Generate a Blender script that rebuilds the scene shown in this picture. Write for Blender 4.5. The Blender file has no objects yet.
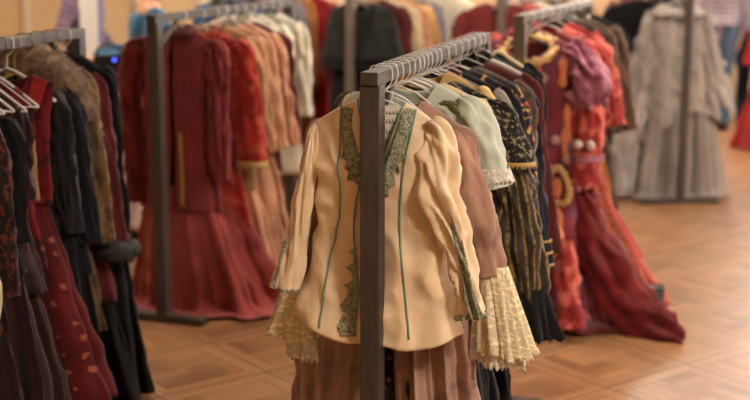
import bpy, bmesh, math, random
from mathutils import Vector, Matrix, noise as mnoise

C = bpy.context.scene.collection
PI = math.pi
H = 1.45            # rail height of every clothes rack

# ------------------------------------------------------------------ materials
def lin(c):
    out = []
    for v in c[:3]:
        v = v / 255.0
        out.append(v / 12.92 if v <= 0.04045 else ((v + 0.055) / 1.055) ** 2.4)
    return (*out, 1.0)

class NT:
    def __init__(self, name):
        self.m = bpy.data.materials.new(name)
        self.m.use_nodes = True
        self.t = self.m.node_tree
        self.b = self.t.nodes['Principled BSDF']
    def n(self, typ, **kw):
        nd = self.t.nodes.new(typ)
        for k, v in kw.items():
            setattr(nd, k, v)
        return nd
    def l(self, a, b):
        self.t.links.new(a, b)
    def put(self, sock, v):
        if isinstance(v, bpy.types.NodeSocket):
            self.l(v, sock)
        else:
            sock.default_value = v
    def math(self, op, a, b=0.0, c=0.0):
        nd = self.n('ShaderNodeMath', operation=op)
        self.put(nd.inputs[0], a); self.put(nd.inputs[1], b); self.put(nd.inputs[2], c)
        return nd.outputs[0]
    def mix(self, f, a, b):
        nd = self.n('ShaderNodeMix', data_type='RGBA')
        self.put(nd.inputs[0], f); self.put(nd.inputs[6], a); self.put(nd.inputs[7], b)
        return nd.outputs[2]
    def ramp(self, f, lo, hi):
        nd = self.n('ShaderNodeMapRange'); nd.clamp = True
        self.put(nd.inputs[0], f); nd.inputs[1].default_value = lo; nd.inputs[2].default_value = hi
        return nd.outputs[0]
    def uv(self):
        return self.n('ShaderNodeTexCoord').outputs['UV']
    def obj(self):
        return self.n('ShaderNodeTexCoord').outputs['Object']
    def noise(self, vec, scale, detail=3.0, rough=0.55):
        nd = self.n('ShaderNodeTexNoise')
        self.l(vec, nd.inputs['Vector']); nd.inputs['Scale'].default_value = scale
        nd.inputs['Detail'].default_value = detail; nd.inputs['Roughness'].default_value = rough
        return nd.outputs['Fac']
    def vor(self, vec, scale, feature='F1', out='Distance', rnd=1.0):
        nd = self.n('ShaderNodeTexVoronoi', feature=feature)
        self.l(vec, nd.inputs['Vector']); nd.inputs['Scale'].default_value = scale
        nd.inputs['Randomness'].default_value = rnd
        return nd.outputs[out]
    def bump(self, h, strength=0.3, dist=0.002):
        nd = self.n('ShaderNodeBump')
        nd.inputs['Strength'].default_value = strength; nd.inputs['Distance'].default_value = dist
        self.l(h, nd.inputs['Height'])
        self.l(nd.outputs['Normal'], self.b.inputs['Normal'])

def scl(c, k):
    return tuple(min(255, v * k) for v in c)

def fabric(name, c1, c2=None, pat='plain', scale=20.0, rough=0.85, sheen=0.15, thr=0.5, var=0.22, weave=420.0, wr=0.35, c3=None):
    N = NT(name)
    uv = N.uv()
    base = N.mix(N.ramp(N.noise(uv, 5.0, 4.0), 0.3, 0.7), lin(scl(c1, 1 - var)), lin(scl(c1, 1 + var * 0.6)))
    if pat == 'brocade':
        f = N.ramp(N.noise(uv, scale, 3.0, 0.6), thr, thr + 0.05)
        base = N.mix(f, base, lin(c2))
        if c3:
            g = N.ramp(N.vor(uv, scale * 0.8), 0.22, 0.16)
            base = N.mix(g, base, lin(c3))
    elif pat == 'dots':
        f = N.ramp(N.math('ADD', N.vor(uv, scale, rnd=0.35), N.math('MULTIPLY', N.noise(uv, scale * 4, 2.0), 0.35)), thr, thr - 0.06)
        base = N.mix(f, base, lin(c2))
        if c3:
            g = N.ramp(N.noise(uv, scale * 1.6, 2.0), 0.56, 0.62)
            base = N.mix(g, base, lin(c3))
    elif pat in ('stripe', 'plaid'):
        sp = N.n('ShaderNodeSeparateXYZ'); N.l(uv, sp.inputs[0])
        sx = N.ramp(N.math('SINE', N.math('MULTIPLY', sp.outputs[0], scale * 2 * PI)), thr - 0.3, thr + 0.3)
        if pat == 'stripe':
            nz = N.ramp(N.noise(uv, 60.0, 2.0), 0.3, 0.6)
            base = N.mix(N.math('MULTIPLY', sx, nz), base, lin(c2))
        else:
            sy = N.ramp(N.math('SINE', N.math('MULTIPLY', sp.outputs[1], scale * 2 * PI)), thr - 0.3, thr + 0.3)
            base = N.mix(N.math('MULTIPLY', N.math('ADD', sx, sy), 0.5), base, lin(c2))
    N.l(base, N.b.inputs['Base Color'])
    N.b.inputs['Roughness'].default_value = rough
    N.b.inputs['Sheen Weight'].default_value = sheen
    N.b.inputs['Sheen Roughness'].default_value = 0.5
    N.b.inputs['Specular IOR Level'].default_value = 0.25
    w = N.math('ADD', N.math('MULTIPLY', N.noise(uv, weave, 1.0), 0.35), N.math('MULTIPLY', N.noise(uv, 26.0, 4.0), 1.2))
    N.bump(w, wr, 0.006)
    return N.m

def lace(name, col, scale=170.0, thr=0.36, dens=0.82):
    N = NT(name)
    uv = N.uv()
    net = N.ramp(N.vor(uv, scale, 'DISTANCE_TO_EDGE'), 0.16, 0.10)
    motif = N.ramp(N.noise(uv, scale * 0.5, 2.0), 0.50, 0.58)
    al = N.math('MAXIMUM', N.math('MULTIPLY', net, 0.9), motif)
    al = N.math('MAXIMUM', al, dens)
    base = N.mix(motif, lin(scl(col, 0.94)), lin(scl(col, 1.05)))
    N.l(base, N.b.inputs['Base Color']); N.l(al, N.b.inputs['Alpha'])
    N.b.inputs['Roughness'].default_value = 0.9
    N.bump(N.math('ADD', motif, net), 0.6, 0.004)
    return N.m

def embroidery(name, c1, c2, c3, scale=120.0):
    N = NT(name)
    uv = N.obj()
    f = N.ramp(N.noise(uv, scale * 0.7, 3.0, 0.7), 0.42, 0.58)
    base = N.mix(f, lin(c1), lin(c2))
    d = N.ramp(N.vor(uv, scale), 0.36, 0.26)
    base = N.mix(d, base, lin(c3))
    N.l(base, N.b.inputs['Base Color'])
    N.l(N.math('SUBTRACT', 0.75, N.math('MULTIPLY', d, 0.5)), N.b.inputs['Roughness'])
    N.l(N.math('MULTIPLY', d, 0.6), N.b.inputs['Metallic'])
    N.bump(N.math('ADD', N.math('MULTIPLY', f, 0.5), d), 0.9, 0.004)
    return N.m

def fur(name, c1, c2):
    N = NT(name)
    o = N.obj()
    f = N.ramp(N.noise(o, 45.0, 5.0, 0.7), 0.35, 0.65)
    N.l(N.mix(f, lin(c1), lin(c2)), N.b.inputs['Base Color'])
    N.b.inputs['Roughness'].default_value = 0.9
    N.b.inputs['Sheen Weight'].default_value = 0.4
    N.bump(N.noise(o, 220.0, 4.0, 0.8), 1.0, 0.01)
    return N.m

def solid(name, c, rough=0.5, metal=0.0, var=0.08, sc=12.0, bump=0.0, emit=None):
    N = NT(name)
    o = N.obj()
    N.l(N.mix(N.noise(o, sc, 4.0), lin(scl(c, 1 - var)), lin(scl(c, 1 + var))), N.b.inputs['Base Color'])
    N.b.inputs['Roughness'].default_value = rough
    N.b.inputs['Metallic'].default_value = metal
    if bump:
        N.bump(N.noise(o, sc * 8, 3.0), bump, 0.003)
    if emit:
        N.b.inputs['Emission Color'].default_value = lin(emit[0]); N.b.inputs['Emission Strength'].default_value = emit[1]
    return N.m

def rack_paint(name, c):
    N = NT(name)
    o = N.obj()
    mp = N.n('ShaderNodeMapping'); mp.inputs['Scale'].default_value = (30, 30, 3)
    N.l(o, mp.inputs[0])
    g = N.noise(mp.outputs[0], 3.0, 5.0, 0.65)
    base = N.mix(N.ramp(g, 0.3, 0.7), lin(scl(c, 0.78)), lin(scl(c, 1.18)))
    N.l(base, N.b.inputs['Base Color'])
    N.b.inputs['Roughness'].default_value = 0.55
    N.bump(g, 0.15, 0.002)
    return N.m

def parquet():
    N = NT('parquet')
    tc = N.obj()
    mp = N.n('ShaderNodeMapping'); mp.inputs['Rotation'].default_value = (0, 0, math.radians(-37)); mp.inputs['Location'].default_value = (0.22, 0.05, 0)
    N.l(tc, mp.inputs[0])
    sp = N.n('ShaderNodeSeparateXYZ'); N.l(mp.outputs[0], sp.inputs[0])
    P = 0.50
    X = N.math('DIVIDE', sp.outputs[0], P); Y = N.math('DIVIDE', sp.outputs[1], P)
    fx = N.math('FRACT', X); fy = N.math('FRACT', Y)
    ex = N.math('MINIMUM', fx, N.math('SUBTRACT', 1.0, fx)); ey = N.math('MINIMUM', fy, N.math('SUBTRACT', 1.0, fy))
    e = N.math('MINIMUM', ex, ey)
    border = N.math('LESS_THAN', e, 0.13)
    def line(v, at, w):
        return N.math('LESS_THAN', N.math('ABSOLUTE', N.math('SUBTRACT', v, at)), w)
    # inner basket of four blocks, strips turned in alternate blocks
    ix = N.math('DIVIDE', N.math('SUBTRACT', fx, 0.13), 0.37); iy = N.math('DIVIDE', N.math('SUBTRACT', fy, 0.13), 0.37)
    cx = N.math('FLOOR', ix); cy = N.math('FLOOR', iy)
    par = N.math('MODULO', N.math('ABSOLUTE', N.math('ADD', cx, cy)), 2.0)
    strip_in = N.math('ADD', N.math('MULTIPLY', par, ix), N.math('MULTIPLY', N.math('SUBTRACT', 1.0, par), iy))
    strip_b = N.math('MULTIPLY', e, 1 / 0.065)
    sfr = N.math('FRACT', N.math('MULTIPLY', strip_in, 3.0))
    sl_in = N.math('LESS_THAN', N.math('MINIMUM', sfr, N.math('SUBTRACT', 1.0, sfr)), 0.025)
    sl_in = N.math('MULTIPLY', sl_in, N.math('SUBTRACT', 1.0, border))
    gap = N.math('LESS_THAN', e, 0.011)
    bl = N.math('MAXIMUM', line(e, 0.13, 0.009), line(e, 0.065, 0.006))
    # tone per strip
    wn = N.n('ShaderNodeTexWhiteNoise', noise_dimensions='3D')
    cb = N.n('ShaderNodeCombineXYZ')
    sid = N.math('ADD', N.math('MULTIPLY', border, N.math('ADD', 20.0, N.math('ADD', N.math('FLOOR', strip_b), N.math('MULTIPLY', N.math('LESS_THAN', ex, ey), 5.0)))),
                 N.math('MULTIPLY', N.math('SUBTRACT', 1.0, border), N.math('ADD', N.math('FLOOR', N.math('MULTIPLY', strip_in, 3.0)), N.math('ADD', N.math('MULTIPLY', cx, 7.0), N.math('MULTIPLY', cy, 13.0)))))
    N.l(N.math('FLOOR', X), cb.inputs[0]); N.l(N.math('FLOOR', Y), cb.inputs[1]); N.l(sid, cb.inputs[2])
    N.l(cb.outputs[0], wn.inputs['Vector'])
    tone = wn.outputs['Value']
    grain = N.noise(mp.outputs[0], 22.0, 6.0, 0.7)
    t = N.math('ADD', N.math('MULTIPLY', tone, 0.65), N.math('MULTIPLY', grain, 0.5))
    base = N.mix(N.ramp(t, 0.1, 0.95), lin((106, 70, 43)), lin((164, 117, 76)))
    base = N.mix(N.math('MULTIPLY', border, 0.30), base, lin((190, 140, 98)))
    worn = N.ramp(N.noise(mp.outputs[0], 1.3, 4.0), 0.45, 0.7)
    base = N.mix(N.math('MULTIPLY', worn, 0.25), base, lin((186, 142, 106)))
    base = N.mix(N.math('MULTIPLY', N.math('MAXIMUM', bl, sl_in), 0.75), base, lin((96, 54, 28)))
    base = N.mix(N.math('MULTIPLY', gap, 0.8), base, lin((52, 32, 20)))
    N.l(base, N.b.inputs['Base Color'])
    N.l(N.math('ADD', 0.24, N.math('MULTIPLY', N.noise(mp.outputs[0], 4.0, 4.0), 0.22)), N.b.inputs['Roughness'])
    N.b.inputs['Specular IOR Level'].default_value = 0.5
    N.bump(N.math('SUBTRACT', N.math('MULTIPLY', grain, 0.2), N.math('MAXIMUM', gap, N.math('MULTIPLY', sl_in, 0.5))), 0.25, 0.002)
    return N.m

# ------------------------------------------------------------------ mesh helpers
def link(o, parent=None):
    C.objects.link(o)
    if parent:
        o.parent = parent
    return o

def mesh_obj(name, verts, faces, mat, parent=None, uvs=None, smooth=True, thick=0.0, subsurf=0):
    me = bpy.data.meshes.new(name)
    me.from_pydata([tuple(v) for v in verts], [], faces)
    if uvs:
        ul = me.uv_layers.new(name='UVMap')
        for lp in me.loops:
            ul.data[lp.index].uv = uvs[lp.vertex_index]
    if smooth:
        me.polygons.foreach_set('use_smooth', [True] * len(me.polygons))
    me.materials.append(mat)
    me.update()
    o = bpy.data.objects.new(name, me)
    link(o, parent)
    if thick:
        s = o.modifiers.new('thickness', 'SOLIDIFY'); s.thickness = thick; s.offset = -1
    if subsurf:
        s = o.modifiers.new('smooth', 'SUBSURF'); s.levels = subsurf; s.render_levels = subsurf
    return o

def empty(name, loc=(0, 0, 0), rz=0.0):
    o = bpy.data.objects.new(name, None)
    o.empty_display_size = 0.1
    C.objects.link(o)
    o.location = loc; o.rotation_euler = (0, 0, rz)
    return o

def tag(o, label=None, cat=None, group=None, kind=None):
    if label: o['label'] = label
    if cat: o['category'] = cat
    if group: o['group'] = group
    if kind: o['kind'] = kind
    return o

def box_bm(bm, c, s, rot=None):
    m = Matrix.Translation(c)
    if rot is not None:
        m = m @ rot.to_4x4()
    m = m @ Matrix.Diagonal((*s, 1))
    bmesh.ops.create_cube(bm, size=1, matrix=m)

def bm_obj(name, bm, mat, parent=None, bevel=0.0, smooth=False):
    me = bpy.data.meshes.new(name)
    bm.to_mesh(me); bm.free()
    me.materials.append(mat)
    if smooth:
        me.polygons.foreach_set('use_smooth', [True] * len(me.polygons))
    o = bpy.data.objects.new(name, me)
    link(o, parent)
    if bevel:
        b = o.modifiers.new('bevel', 'BEVEL'); b.width = bevel; b.segments = 2
    return o

def box(name, c, s, mat, parent=None, bevel=0.0, rot=None):
    bm = bmesh.new(); box_bm(bm, c, s, rot)
    return bm_obj(name, bm, mat, parent, bevel)

def catmull(pts, n):
    """sample n+1 points on a Catmull-Rom through tuples of any length"""
    P = [pts[0]] + list(pts) + [pts[-1]]
    out = []
    segs = len(pts) - 1
    for i in range(n + 1):
        t = i / n * segs
        k = min(int(t), segs - 1); f = t - k
        a, b, c, d = P[k], P[k + 1], P[k + 2], P[k + 3]
        out.append(tuple(0.5 * (2 * b[j] + (c[j] - a[j]) * f + (2 * a[j] - 5 * b[j] + 4 * c[j] - d[j]) * f * f + (3 * b[j] - a[j] - 3 * c[j] + d[j]) * f ** 3) for j in range(len(b))))
    return out

def prof_at(prof, v):
    if v <= prof[0][0]: return prof[0][1:]
    for a, b in zip(prof, prof[1:]):
        if v <= b[0]:
            t = (v - a[0]) / (b[0] - a[0]); t = t * t * (3 - 2 * t) * 0.6 + t * 0.4
            return tuple(x + (y - x) * t for x, y in zip(a[1:], b[1:]))
    return prof[-1][1:]

def nz(x, y, z):
    return mnoise.noise(Vector((x, y, z)))

class Shell:
    """a hollow garment piece: closed loop of cloth from a top edge to a hem, with folds"""
    def __init__(s, zt, zb, prof, un=0.0, neck=(0.0, 0.0, 1.5), drop=0.0, folds=(), wr=0.006, seed=0, gap=None,
                 hem=0.0, ease=True, roll=0.0, cx=0.0, cy=0.0, floor=False, hemfn=None, gc=0.0):
        s.__dict__.update(locals())
        r = random.Random(seed)
        s.ph = [r.uniform(0, 2 * PI) for _ in range(8)]
    def P(s, u, v, side=-1, off=0.0):
        """u in -1..1 across, v 0..1 down, side -1 front, 1 back"""
        pr = prof_at(s.prof, v)
        hw, hd = pr[0], pr[1]
        px = pr[2] if len(pr) > 2 else 0.0
        py = pr[3] if len(pr) > 3 else 0.0
        a = min(1.0, abs(u))
        line = s.zt - (s.drop * max(0.0, (a - s.un) / (1 - s.un)) ** 1.25 if s.drop else 0.0)
        top = line
        if s.un and a < s.un:
            d, p = (s.neck[0], s.neck[2]) if side < 0 else (s.neck[1], 2.0)
            top = s.zt - d * (1 - (a / s.un) ** p)
        th = math.acos(max(-1, min(1, -u)))
        if side > 0: th = -th
        ct, st = math.cos(th), math.sin(th)
        bot = s.zb + s.hem * nz(ct * 1.7 + s.seed * 1.3, st * 1.7, 5.1) + (s.hemfn(u, side) if s.hemfn else 0.0)
        z = top + (bot - top) * v
        q = max(0.0, 1 - a ** 2.2) ** 0.55
        y = side * hd * q
        if s.ease:
            y *= math.sqrt(max(0.0, min(1.0, (line - z + 0.002) / 0.11)))
        x = u * hw
        # normal of the flattened loop
        nx, ny = u / max(hw, .01), side * (q + 0.02) / max(hd, .01)
        ln = math.hypot(nx, ny) or 1.0
        nx, ny = nx / ln, ny / ln
        disp = off
        for (n, amp, p, sharp, tw) in s.folds:
            w = n * th + s.ph[n % 8] + tw * v + 1.5 * nz(ct * 1.3 + s.seed, st * 1.3, v * 1.6)
            c = math.cos(w)
            if sharp: c = 1 - 2 * abs(math.sin(w * 0.5)) ** 0.8
            amp2 = 0.65 + 0.7 * nz(ct * 2.1 + 7 + s.seed, st * 2.1, v * 0.8)
            disp += amp * amp2 * (v ** p) * c
        if s.wr:
            disp += s.wr * nz(x * 9 + s.seed * 3.7, side * 4 + y * 3, z * 7) * min(1, v * 8 + 0.15)
            disp += s.wr * 0.5 * nz(x * 22 + s.seed, side * 9, z * 15 + x * 8) * min(1, v * 6)
            e1 = 1 - 2 * abs(nz(x * 6.5 + s.seed * 1.9, side * 3.3, z * 1.9 + x * 1.6))
            e2 = 1 - 2 * abs(nz(x * 8 + z * 5 + s.seed, side * 5.1 + 2, z * 8 - x * 3))
            disp += s.wr * (1.5 * (e1 - .6) + 0.8 * (e2 - .6)) * min(1, v * 5 + .1)
        x += nx * disp; y += ny * disp
        if s.floor and z < 0.05:
            k = (0.05 - z)
            x += nx * k * 0.8; y += ny * k * 0.8
            z = max(0.008 + 0.012 * (1 + nz(x * 12, y * 12, s.seed)), z)
        if s.roll:
            dx, dz = x, z - s.zt
            x = dx * math.cos(s.roll) - dz * math.sin(s.roll) * 0.3
            z = s.zt + dx * math.sin(s.roll) + dz
        return Vector((x + px + s.cx, y + py + s.cy, z))
    def uv(s, x, z):
        """surface coordinates of a point given across and up"""
        u, v = x / s.prof[0][1], .3
        for _ in range(12):
            hw = prof_at(s.prof, v)[0]
            u = max(-1, min(1, (x - s.cx) / hw)); a = abs(u)
            if a < s.un: top = s.zt - s.neck[0] * (1 - (a / s.un) ** s.neck[2])
            else: top = s.zt - s.drop * ((a - s.un) / (1 - s.un)) ** 1.25
            bot = s.zb + (s.hemfn(u, -1) if s.hemfn else 0)
            zz = z - s.roll * x
            v = v * .4 + .6 * max(0, min(1, (top - zz) / (top - bot)))
        return u, v
    def build(s, name, mat, parent, cols=72, rows=36, thick=0.0025, vmax=1.0):
        verts, uvs, faces = [], [], []
        half = cols // 2
        us = []
        for i in range(half + 1):
            us.append((-math.cos(PI * i / half), -1))
        for i in range(1, half):
            us.append((math.cos(PI * i / half), 1))
        loop = True
        if s.gap is not None:
            loop = False
            i0 = half // 2
            us = us[i0:] + us[:i0] + [us[i0]]
        n = len(us)
        for j in range(rows + 1):
            v = j / rows * vmax
            v = v ** 1.15
            for i, (u, sd) in enumerate(us):
                if s.gap is not None and sd < 0:
                    g = s.gap(v)
                    sg = 1 if i < n / 2 else -1
                    u = s.gc + sg * g + (sg - s.gc - sg * g) * abs(u)
                p = s.P(u, v, sd)
                verts.append(p)
                hwm = prof_at(s.prof, 0.6)[0]
                uvs.append((u * hwm if sd < 0 else (2 * hwm - u * hwm), -p.z))
        for j in range(rows):
            for i in range(n if loop else n - 1):
                a = j * n + i; b = j * n + (i + 1) % n
                faces.append((a, a + n, b + n, b))
        return mesh_obj(name, verts, faces, mat, parent, uvs, True, thick)
    def strip(s, name, mat, parent, inner, outer, n=60, m=6, off=0.004, side=-1, thick=0.002):
        """a band of trim lying on the cloth between two curves t -> (u, v)"""
        verts, faces, uvs = [], [], []
        for i in range(n + 1):
            t = i / n
            a, b = inner(t), outer(t)
            for j in range(m + 1):
                f = j / m
                u, v = a[0] + (b[0] - a[0]) * f, a[1] + (b[1] - a[1]) * f
                verts.append(s.P(u, v, side, off)); uvs.append((t, f * 0.1))
        for i in range(n):
            for j in range(m):
                k = i * (m + 1) + j
                faces.append((k, k + 1, k + m + 2, k + m + 1))
        return mesh_obj(name, verts, faces, mat, parent, uvs, True, thick)
    def cord(s, name, mat, parent, pts, r=0.003, off=0.003, n=60, side=-1):
        """a piping cord that follows the cloth through (u, v) points"""
        path = [s.P(u, v, side, off) for u, v in catmull(pts, n)]
        return wire(name, path, r, mat, parent, 6)

def frame_path(path):
    out = []
    for i, p in enumerate(path):
        a = path[max(0, i - 1)]; b = path[min(len(path) - 1, i + 1)]
        t = (Vector(b) - Vector(a)).normalized()
        out.append(t)
    return out

def wire_geo(verts, faces, path, r, n=6, closed_ends=True):
    ts = frame_path(path)
    base = len(verts)
    ref = Vector((0, 1, 0))
    if abs(ts[0].dot(ref)) > 0.9: ref = Vector((1, 0, 0))
    for i, (p, t) in enumerate(zip(path, ts)):
        a = ref - t * ref.dot(t)
        if a.length < 1e-4: a = Vector((0, 0, 1)) - t * t.z
        a.normalize(); b = t.cross(a); ref = a
        rr = r[i] if isinstance(r, (list, tuple)) else r
        for k in range(n):
            w = 2 * PI * k / n
            verts.append(Vector(p) + a * math.cos(w) * rr + b * math.sin(w) * rr)
    for i in range(len(path) - 1):
        for k in range(n):
            faces.append((base + i * n + k, base + i * n + (k + 1) % n, base + (i + 1) * n + (k + 1) % n, base + (i + 1) * n + k))
    if closed_ends:
        faces.append(tuple(base + k for k in reversed(range(n))))
        e = base + (len(path) - 1) * n
        faces.append(tuple(e + k for k in range(n)))

def wire(name, path, r, mat, parent=None, n=8):
    v, f = [], []
    wire_geo(v, f, path, r, n)
    return mesh_obj(name, v, f, mat, parent)

def sleeve(name, mat, parent, pts, seed=0, wr=0.008, rows=30, n=28, thick=0.0025, folds=0.0, nf=7, cap=True):
    """pts: (x, y, z, rx, ry) from shoulder to cuff; a soft hollow tube with creases"""
    S = catmull(pts, rows)
    path = [Vector(p[:3]) for p in S]
    ts = frame_path(path)
    verts, faces, uvs = [], [], []
    L = 0.0
    for i, (p, t) in enumerate(zip(path, ts)):
        if i: L += (path[i] - path[i - 1]).length
        b = Vector((0, 1, 0)) - t * t.y
        b.normalize(); a = b.cross(t); a.normalize()
        for k in range(n):
            w = 2 * PI * k / n
            rx, ry = max(S[i][3], .004), max(S[i][4], .004)
            cw, sw = math.cos(w), math.sin(w)
            d = wr * (0.7 * nz(cw * 1.2 + seed, sw * 1.2, L * 8 + cw * 1.5) + 0.4 * nz(cw * 2 + seed, sw * 2 + 5, L * 22))
            d += wr * 1.1 * ((1 - 2 * abs(nz(cw * 1.0 + seed * 1.3, sw * 1.0 + 3, L * 10 + cw * 1.8))) - .6)
            d += wr * 0.9 * ((1 - 2 * abs(nz(cw * 1.5 + seed * .7 + 9, sw * 1.5, L * 2.5 + sw))) - .6)
            if folds:
                d += folds * (i / rows) ** 0.8 * math.cos(nf * w + seed + 1.2 * nz(math.cos(w) + seed, math.sin(w), L * 4))
            verts.append(p + a * math.cos(w) * (rx + d) + b * math.sin(w) * (ry + d))
            uvs.append((w * 0.06, -L))
    for i in range(rows):
        for k in range(n):
            faces.append((i * n + k, i * n + (k + 1) % n, (i + 1) * n + (k + 1) % n, (i + 1) * n + k))
    if cap:
        faces.append(tuple(range(n)))
    return mesh_obj(name, verts, faces, mat, parent, uvs, True, thick)

def flounce(name, mat, parent, c, z0, z1, r0, r1, seed=0, nf=9, amp=0.015, ruffle=0.008, rows=24, n=120, lean=(0, 0), thick=0.0015, flat=0.75):
    verts, faces, uvs = [], [], []
    for i in range(rows + 1):
        v = i / rows
        rr = r0 + (r1 - r0) * (v ** 0.9)
        for k in range(n):
            w = 2 * PI * k / n
            ct, st = math.cos(w), math.sin(w)
            d = amp * v * math.cos(nf * w + seed + 2 * nz(ct + seed, st, v)) + amp * 0.5 * v * math.cos((nf * 2 + 1) * w + seed * 2)
            if v > 0.86:
                d += ruffle * (v - 0.86) / 0.14 * math.cos(26 * w + seed)
            zz = z0 + (z1 - z0) * v + 0.05 * (z0 - z1) * v * nz(ct * 1.5 + seed, st * 1.5, 3) * 2
            if v > 0.86:
                zz += 0.006 * math.sin(31 * w + seed) * (v - .86) / .14
            verts.append((c[0] + lean[0] * v + ct * (rr + d), c[1] + lean[1] * v + st * (rr + d) * flat, zz))
            uvs.append((w * (r0 + r1) * 0.5, -zz))
    for i in range(rows):
        for k in range(n):
            faces.append((i * n + k, i * n + (k + 1) % n, (i + 1) * n + (k + 1) % n, (i + 1) * n + k))
    return mesh_obj(name, verts, faces, mat, parent, uvs, True, thick)

def tuft_roll(name, mat, parent, path, r, seed=0, dens=260, ln=0.025):
    """a roll of fur: a soft lumpy core bristling with short locks"""
    rnd = random.Random(seed)
    verts, faces = [], []
    P = [Vector(p[:3]) for p in catmull(path, 40)]
    R = [r * (0.75 + 0.45 * nz(i * 0.35 + seed, 1, 2) + 0.2) * min(1, 0.35 + min(i, 40 - i) / 5) for i in range(41)]
    wire_geo(verts, faces, P, R, 14)
    ts = frame_path(P)
    tot = int(dens * 8)
    for q in range(tot):
        i = rnd.randrange(0, 41)
        t = ts[i]
        a = t.orthogonal().normalized(); b = t.cross(a)
        w = rnd.uniform(0, 2 * PI)
        d = (a * math.cos(w) + b * math.sin(w))
        p = P[i] + t * rnd.uniform(-.008, .008) + d * R[i] * 0.92
        tip = p + (d + t * rnd.uniform(-.5, .5) + Vector((0, 0, -0.5))).normalized() * ln * rnd.uniform(.5, 1.2)
        sd = t.cross(d) * 0.0035
        k = len(verts)
        verts += [p + sd, p - sd, p + t * 0.004, tip]
        faces += [(k, k + 1, k + 3), (k + 1, k + 2, k + 3), (k + 2, k, k + 3)]
    return mesh_obj(name, verts, faces, mat, parent)

def ball(name, c, r, mat, parent, seg=14, scale=(1, 1, 1), lump=0.0, seed=0):
    bm = bmesh.new()
    bmesh.ops.create_uvsphere(bm, u_segments=seg, v_segments=max(8, seg // 2 + 2), radius=r)
    for v in bm.verts:
        k = 1 + lump * nz(v.co.x / r * 1.6 + seed, v.co.y / r * 1.6, v.co.z / r * 1.6)
        v.co = Vector((v.co.x * scale[0] * k + c[0], v.co.y * scale[1] * k + c[1], v.co.z * scale[2] * k + c[2]))
    return bm_obj(name, bm, mat, parent, smooth=True)

# ------------------------------------------------------------------ palette
M = {}
M['rack'] = rack_paint('dark_brown_rack', (64, 53, 45))
M['rack_light'] = rack_paint('grey_brown_rack', (104, 92, 80))
M['wire'] = solid('white_coated_wire', (226, 220, 214), 0.35)
M['wire_dark'] = solid('dark_wire', (58, 52, 60), 0.35, 0.4)
M['wire_blue'] = solid('slate_blue_plastic', (70, 72, 110), 0.35)
M['yellow_plastic'] = solid('yellow_plastic', (196, 158, 62), 0.4)
M['black_plastic'] = solid('black_plastic', (24, 23, 25), 0.35)
M['clear_plastic'] = solid('pale_plastic', (214, 208, 206), 0.25)
M['paper'] = solid('tag_paper', (232, 222, 206), 0.8)
M['ink'] = solid('ink', (58, 60, 78), 0.8)

M['cream'] = fabric('cream_silk', (231, 204, 168), rough=0.48, sheen=0.1, var=0.08, wr=0.3)
M['cream_in'] = fabric('cream_lining', (196, 160, 118), rough=0.8)
M['teal_cord'] = solid('teal_piping', (112, 150, 128), 0.6)
M['embro'] = embroidery('teal_gold_embroidery', (112, 122, 98), (170, 168, 134), (246, 242, 228), 135)
M['taupe'] = fabric('mauve_taupe_cloth', (164, 126, 106), (138, 100, 86), 'brocade', 8, rough=0.65, thr=0.55, var=0.12)
M['skirt_brown'] = fabric('mauve_brown_cloth', (170, 134, 114), (146, 114, 106), 'brocade', 6, rough=0.6, thr=0.5, var=0.15)
M['skirt_dark'] = fabric('dark_green_floral', (36, 36, 28), (96, 92, 52), 'brocade', 30, thr=0.56, c3=(150, 92, 60))
M['lace_cream'] = lace('cream_lace', (246, 228, 188))
M['lace_white'] = lace('white_lace', (236, 228, 210), 200)
M['mint'] = fabric('pale_mint_stripe', (196, 200, 182), (174, 184, 168), 'stripe', 160, rough=0.8, var=0.06)
M['olive'] = fabric('olive_ribbon', (98, 92, 44), rough=0.6)
M['ecru'] = fabric('ecru_cloth', (214, 192, 152), var=0.1)
M['blacklace'] = fabric('black_gold_lace', (24, 22, 23), (138, 124, 94), 'brocade', 62, thr=0.54)
M['black'] = fabric('black_cloth', (17, 16, 17), var=0.2, sheen=0.1)
M['blackvel'] = fabric('black_velvet', (13, 12, 14), var=0.25, sheen=0.08)
M['blackgold'] = fabric('black_gold_pleats', (44, 38, 28), (140, 112, 58), 'stripe', 46, rough=0.6, thr=0.55)
M['gold'] = solid('gold_braid', (178, 146, 84), 0.5, 0.2, sc=80, bump=0.4)
M['grey_taupe'] = fabric('grey_taupe_wool', (122, 108, 96), var=0.1)
M['dkbrown'] = fabric('dark_brown_plush', (62, 48, 38), (88, 68, 50), 'brocade', 26, thr=0.5, sheen=0.4)
M['brown'] = fabric('brown_velvet', (86, 58, 38), var=0.2, sheen=0.3)
M['redflower'] = fabric('navy_red_flowers', (40, 30, 44), (196, 66, 70), 'dots', 26, thr=0.42, c3=(196, 160, 84))
M['navy'] = fabric('navy_wool', (18, 20, 34), var=0.15)
M['maroon'] = fabric('maroon_cloth', (92, 34, 34), var=0.2)
M['redsatin'] = fabric('red_satin_lapel', (170, 62, 50), rough=0.4)
M['gold_cloth'] = fabric('golden_tan_cloth', (196, 158, 96), rough=0.6)
M['white'] = fabric('white_cotton', (226, 216, 200), var=0.06)

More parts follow.
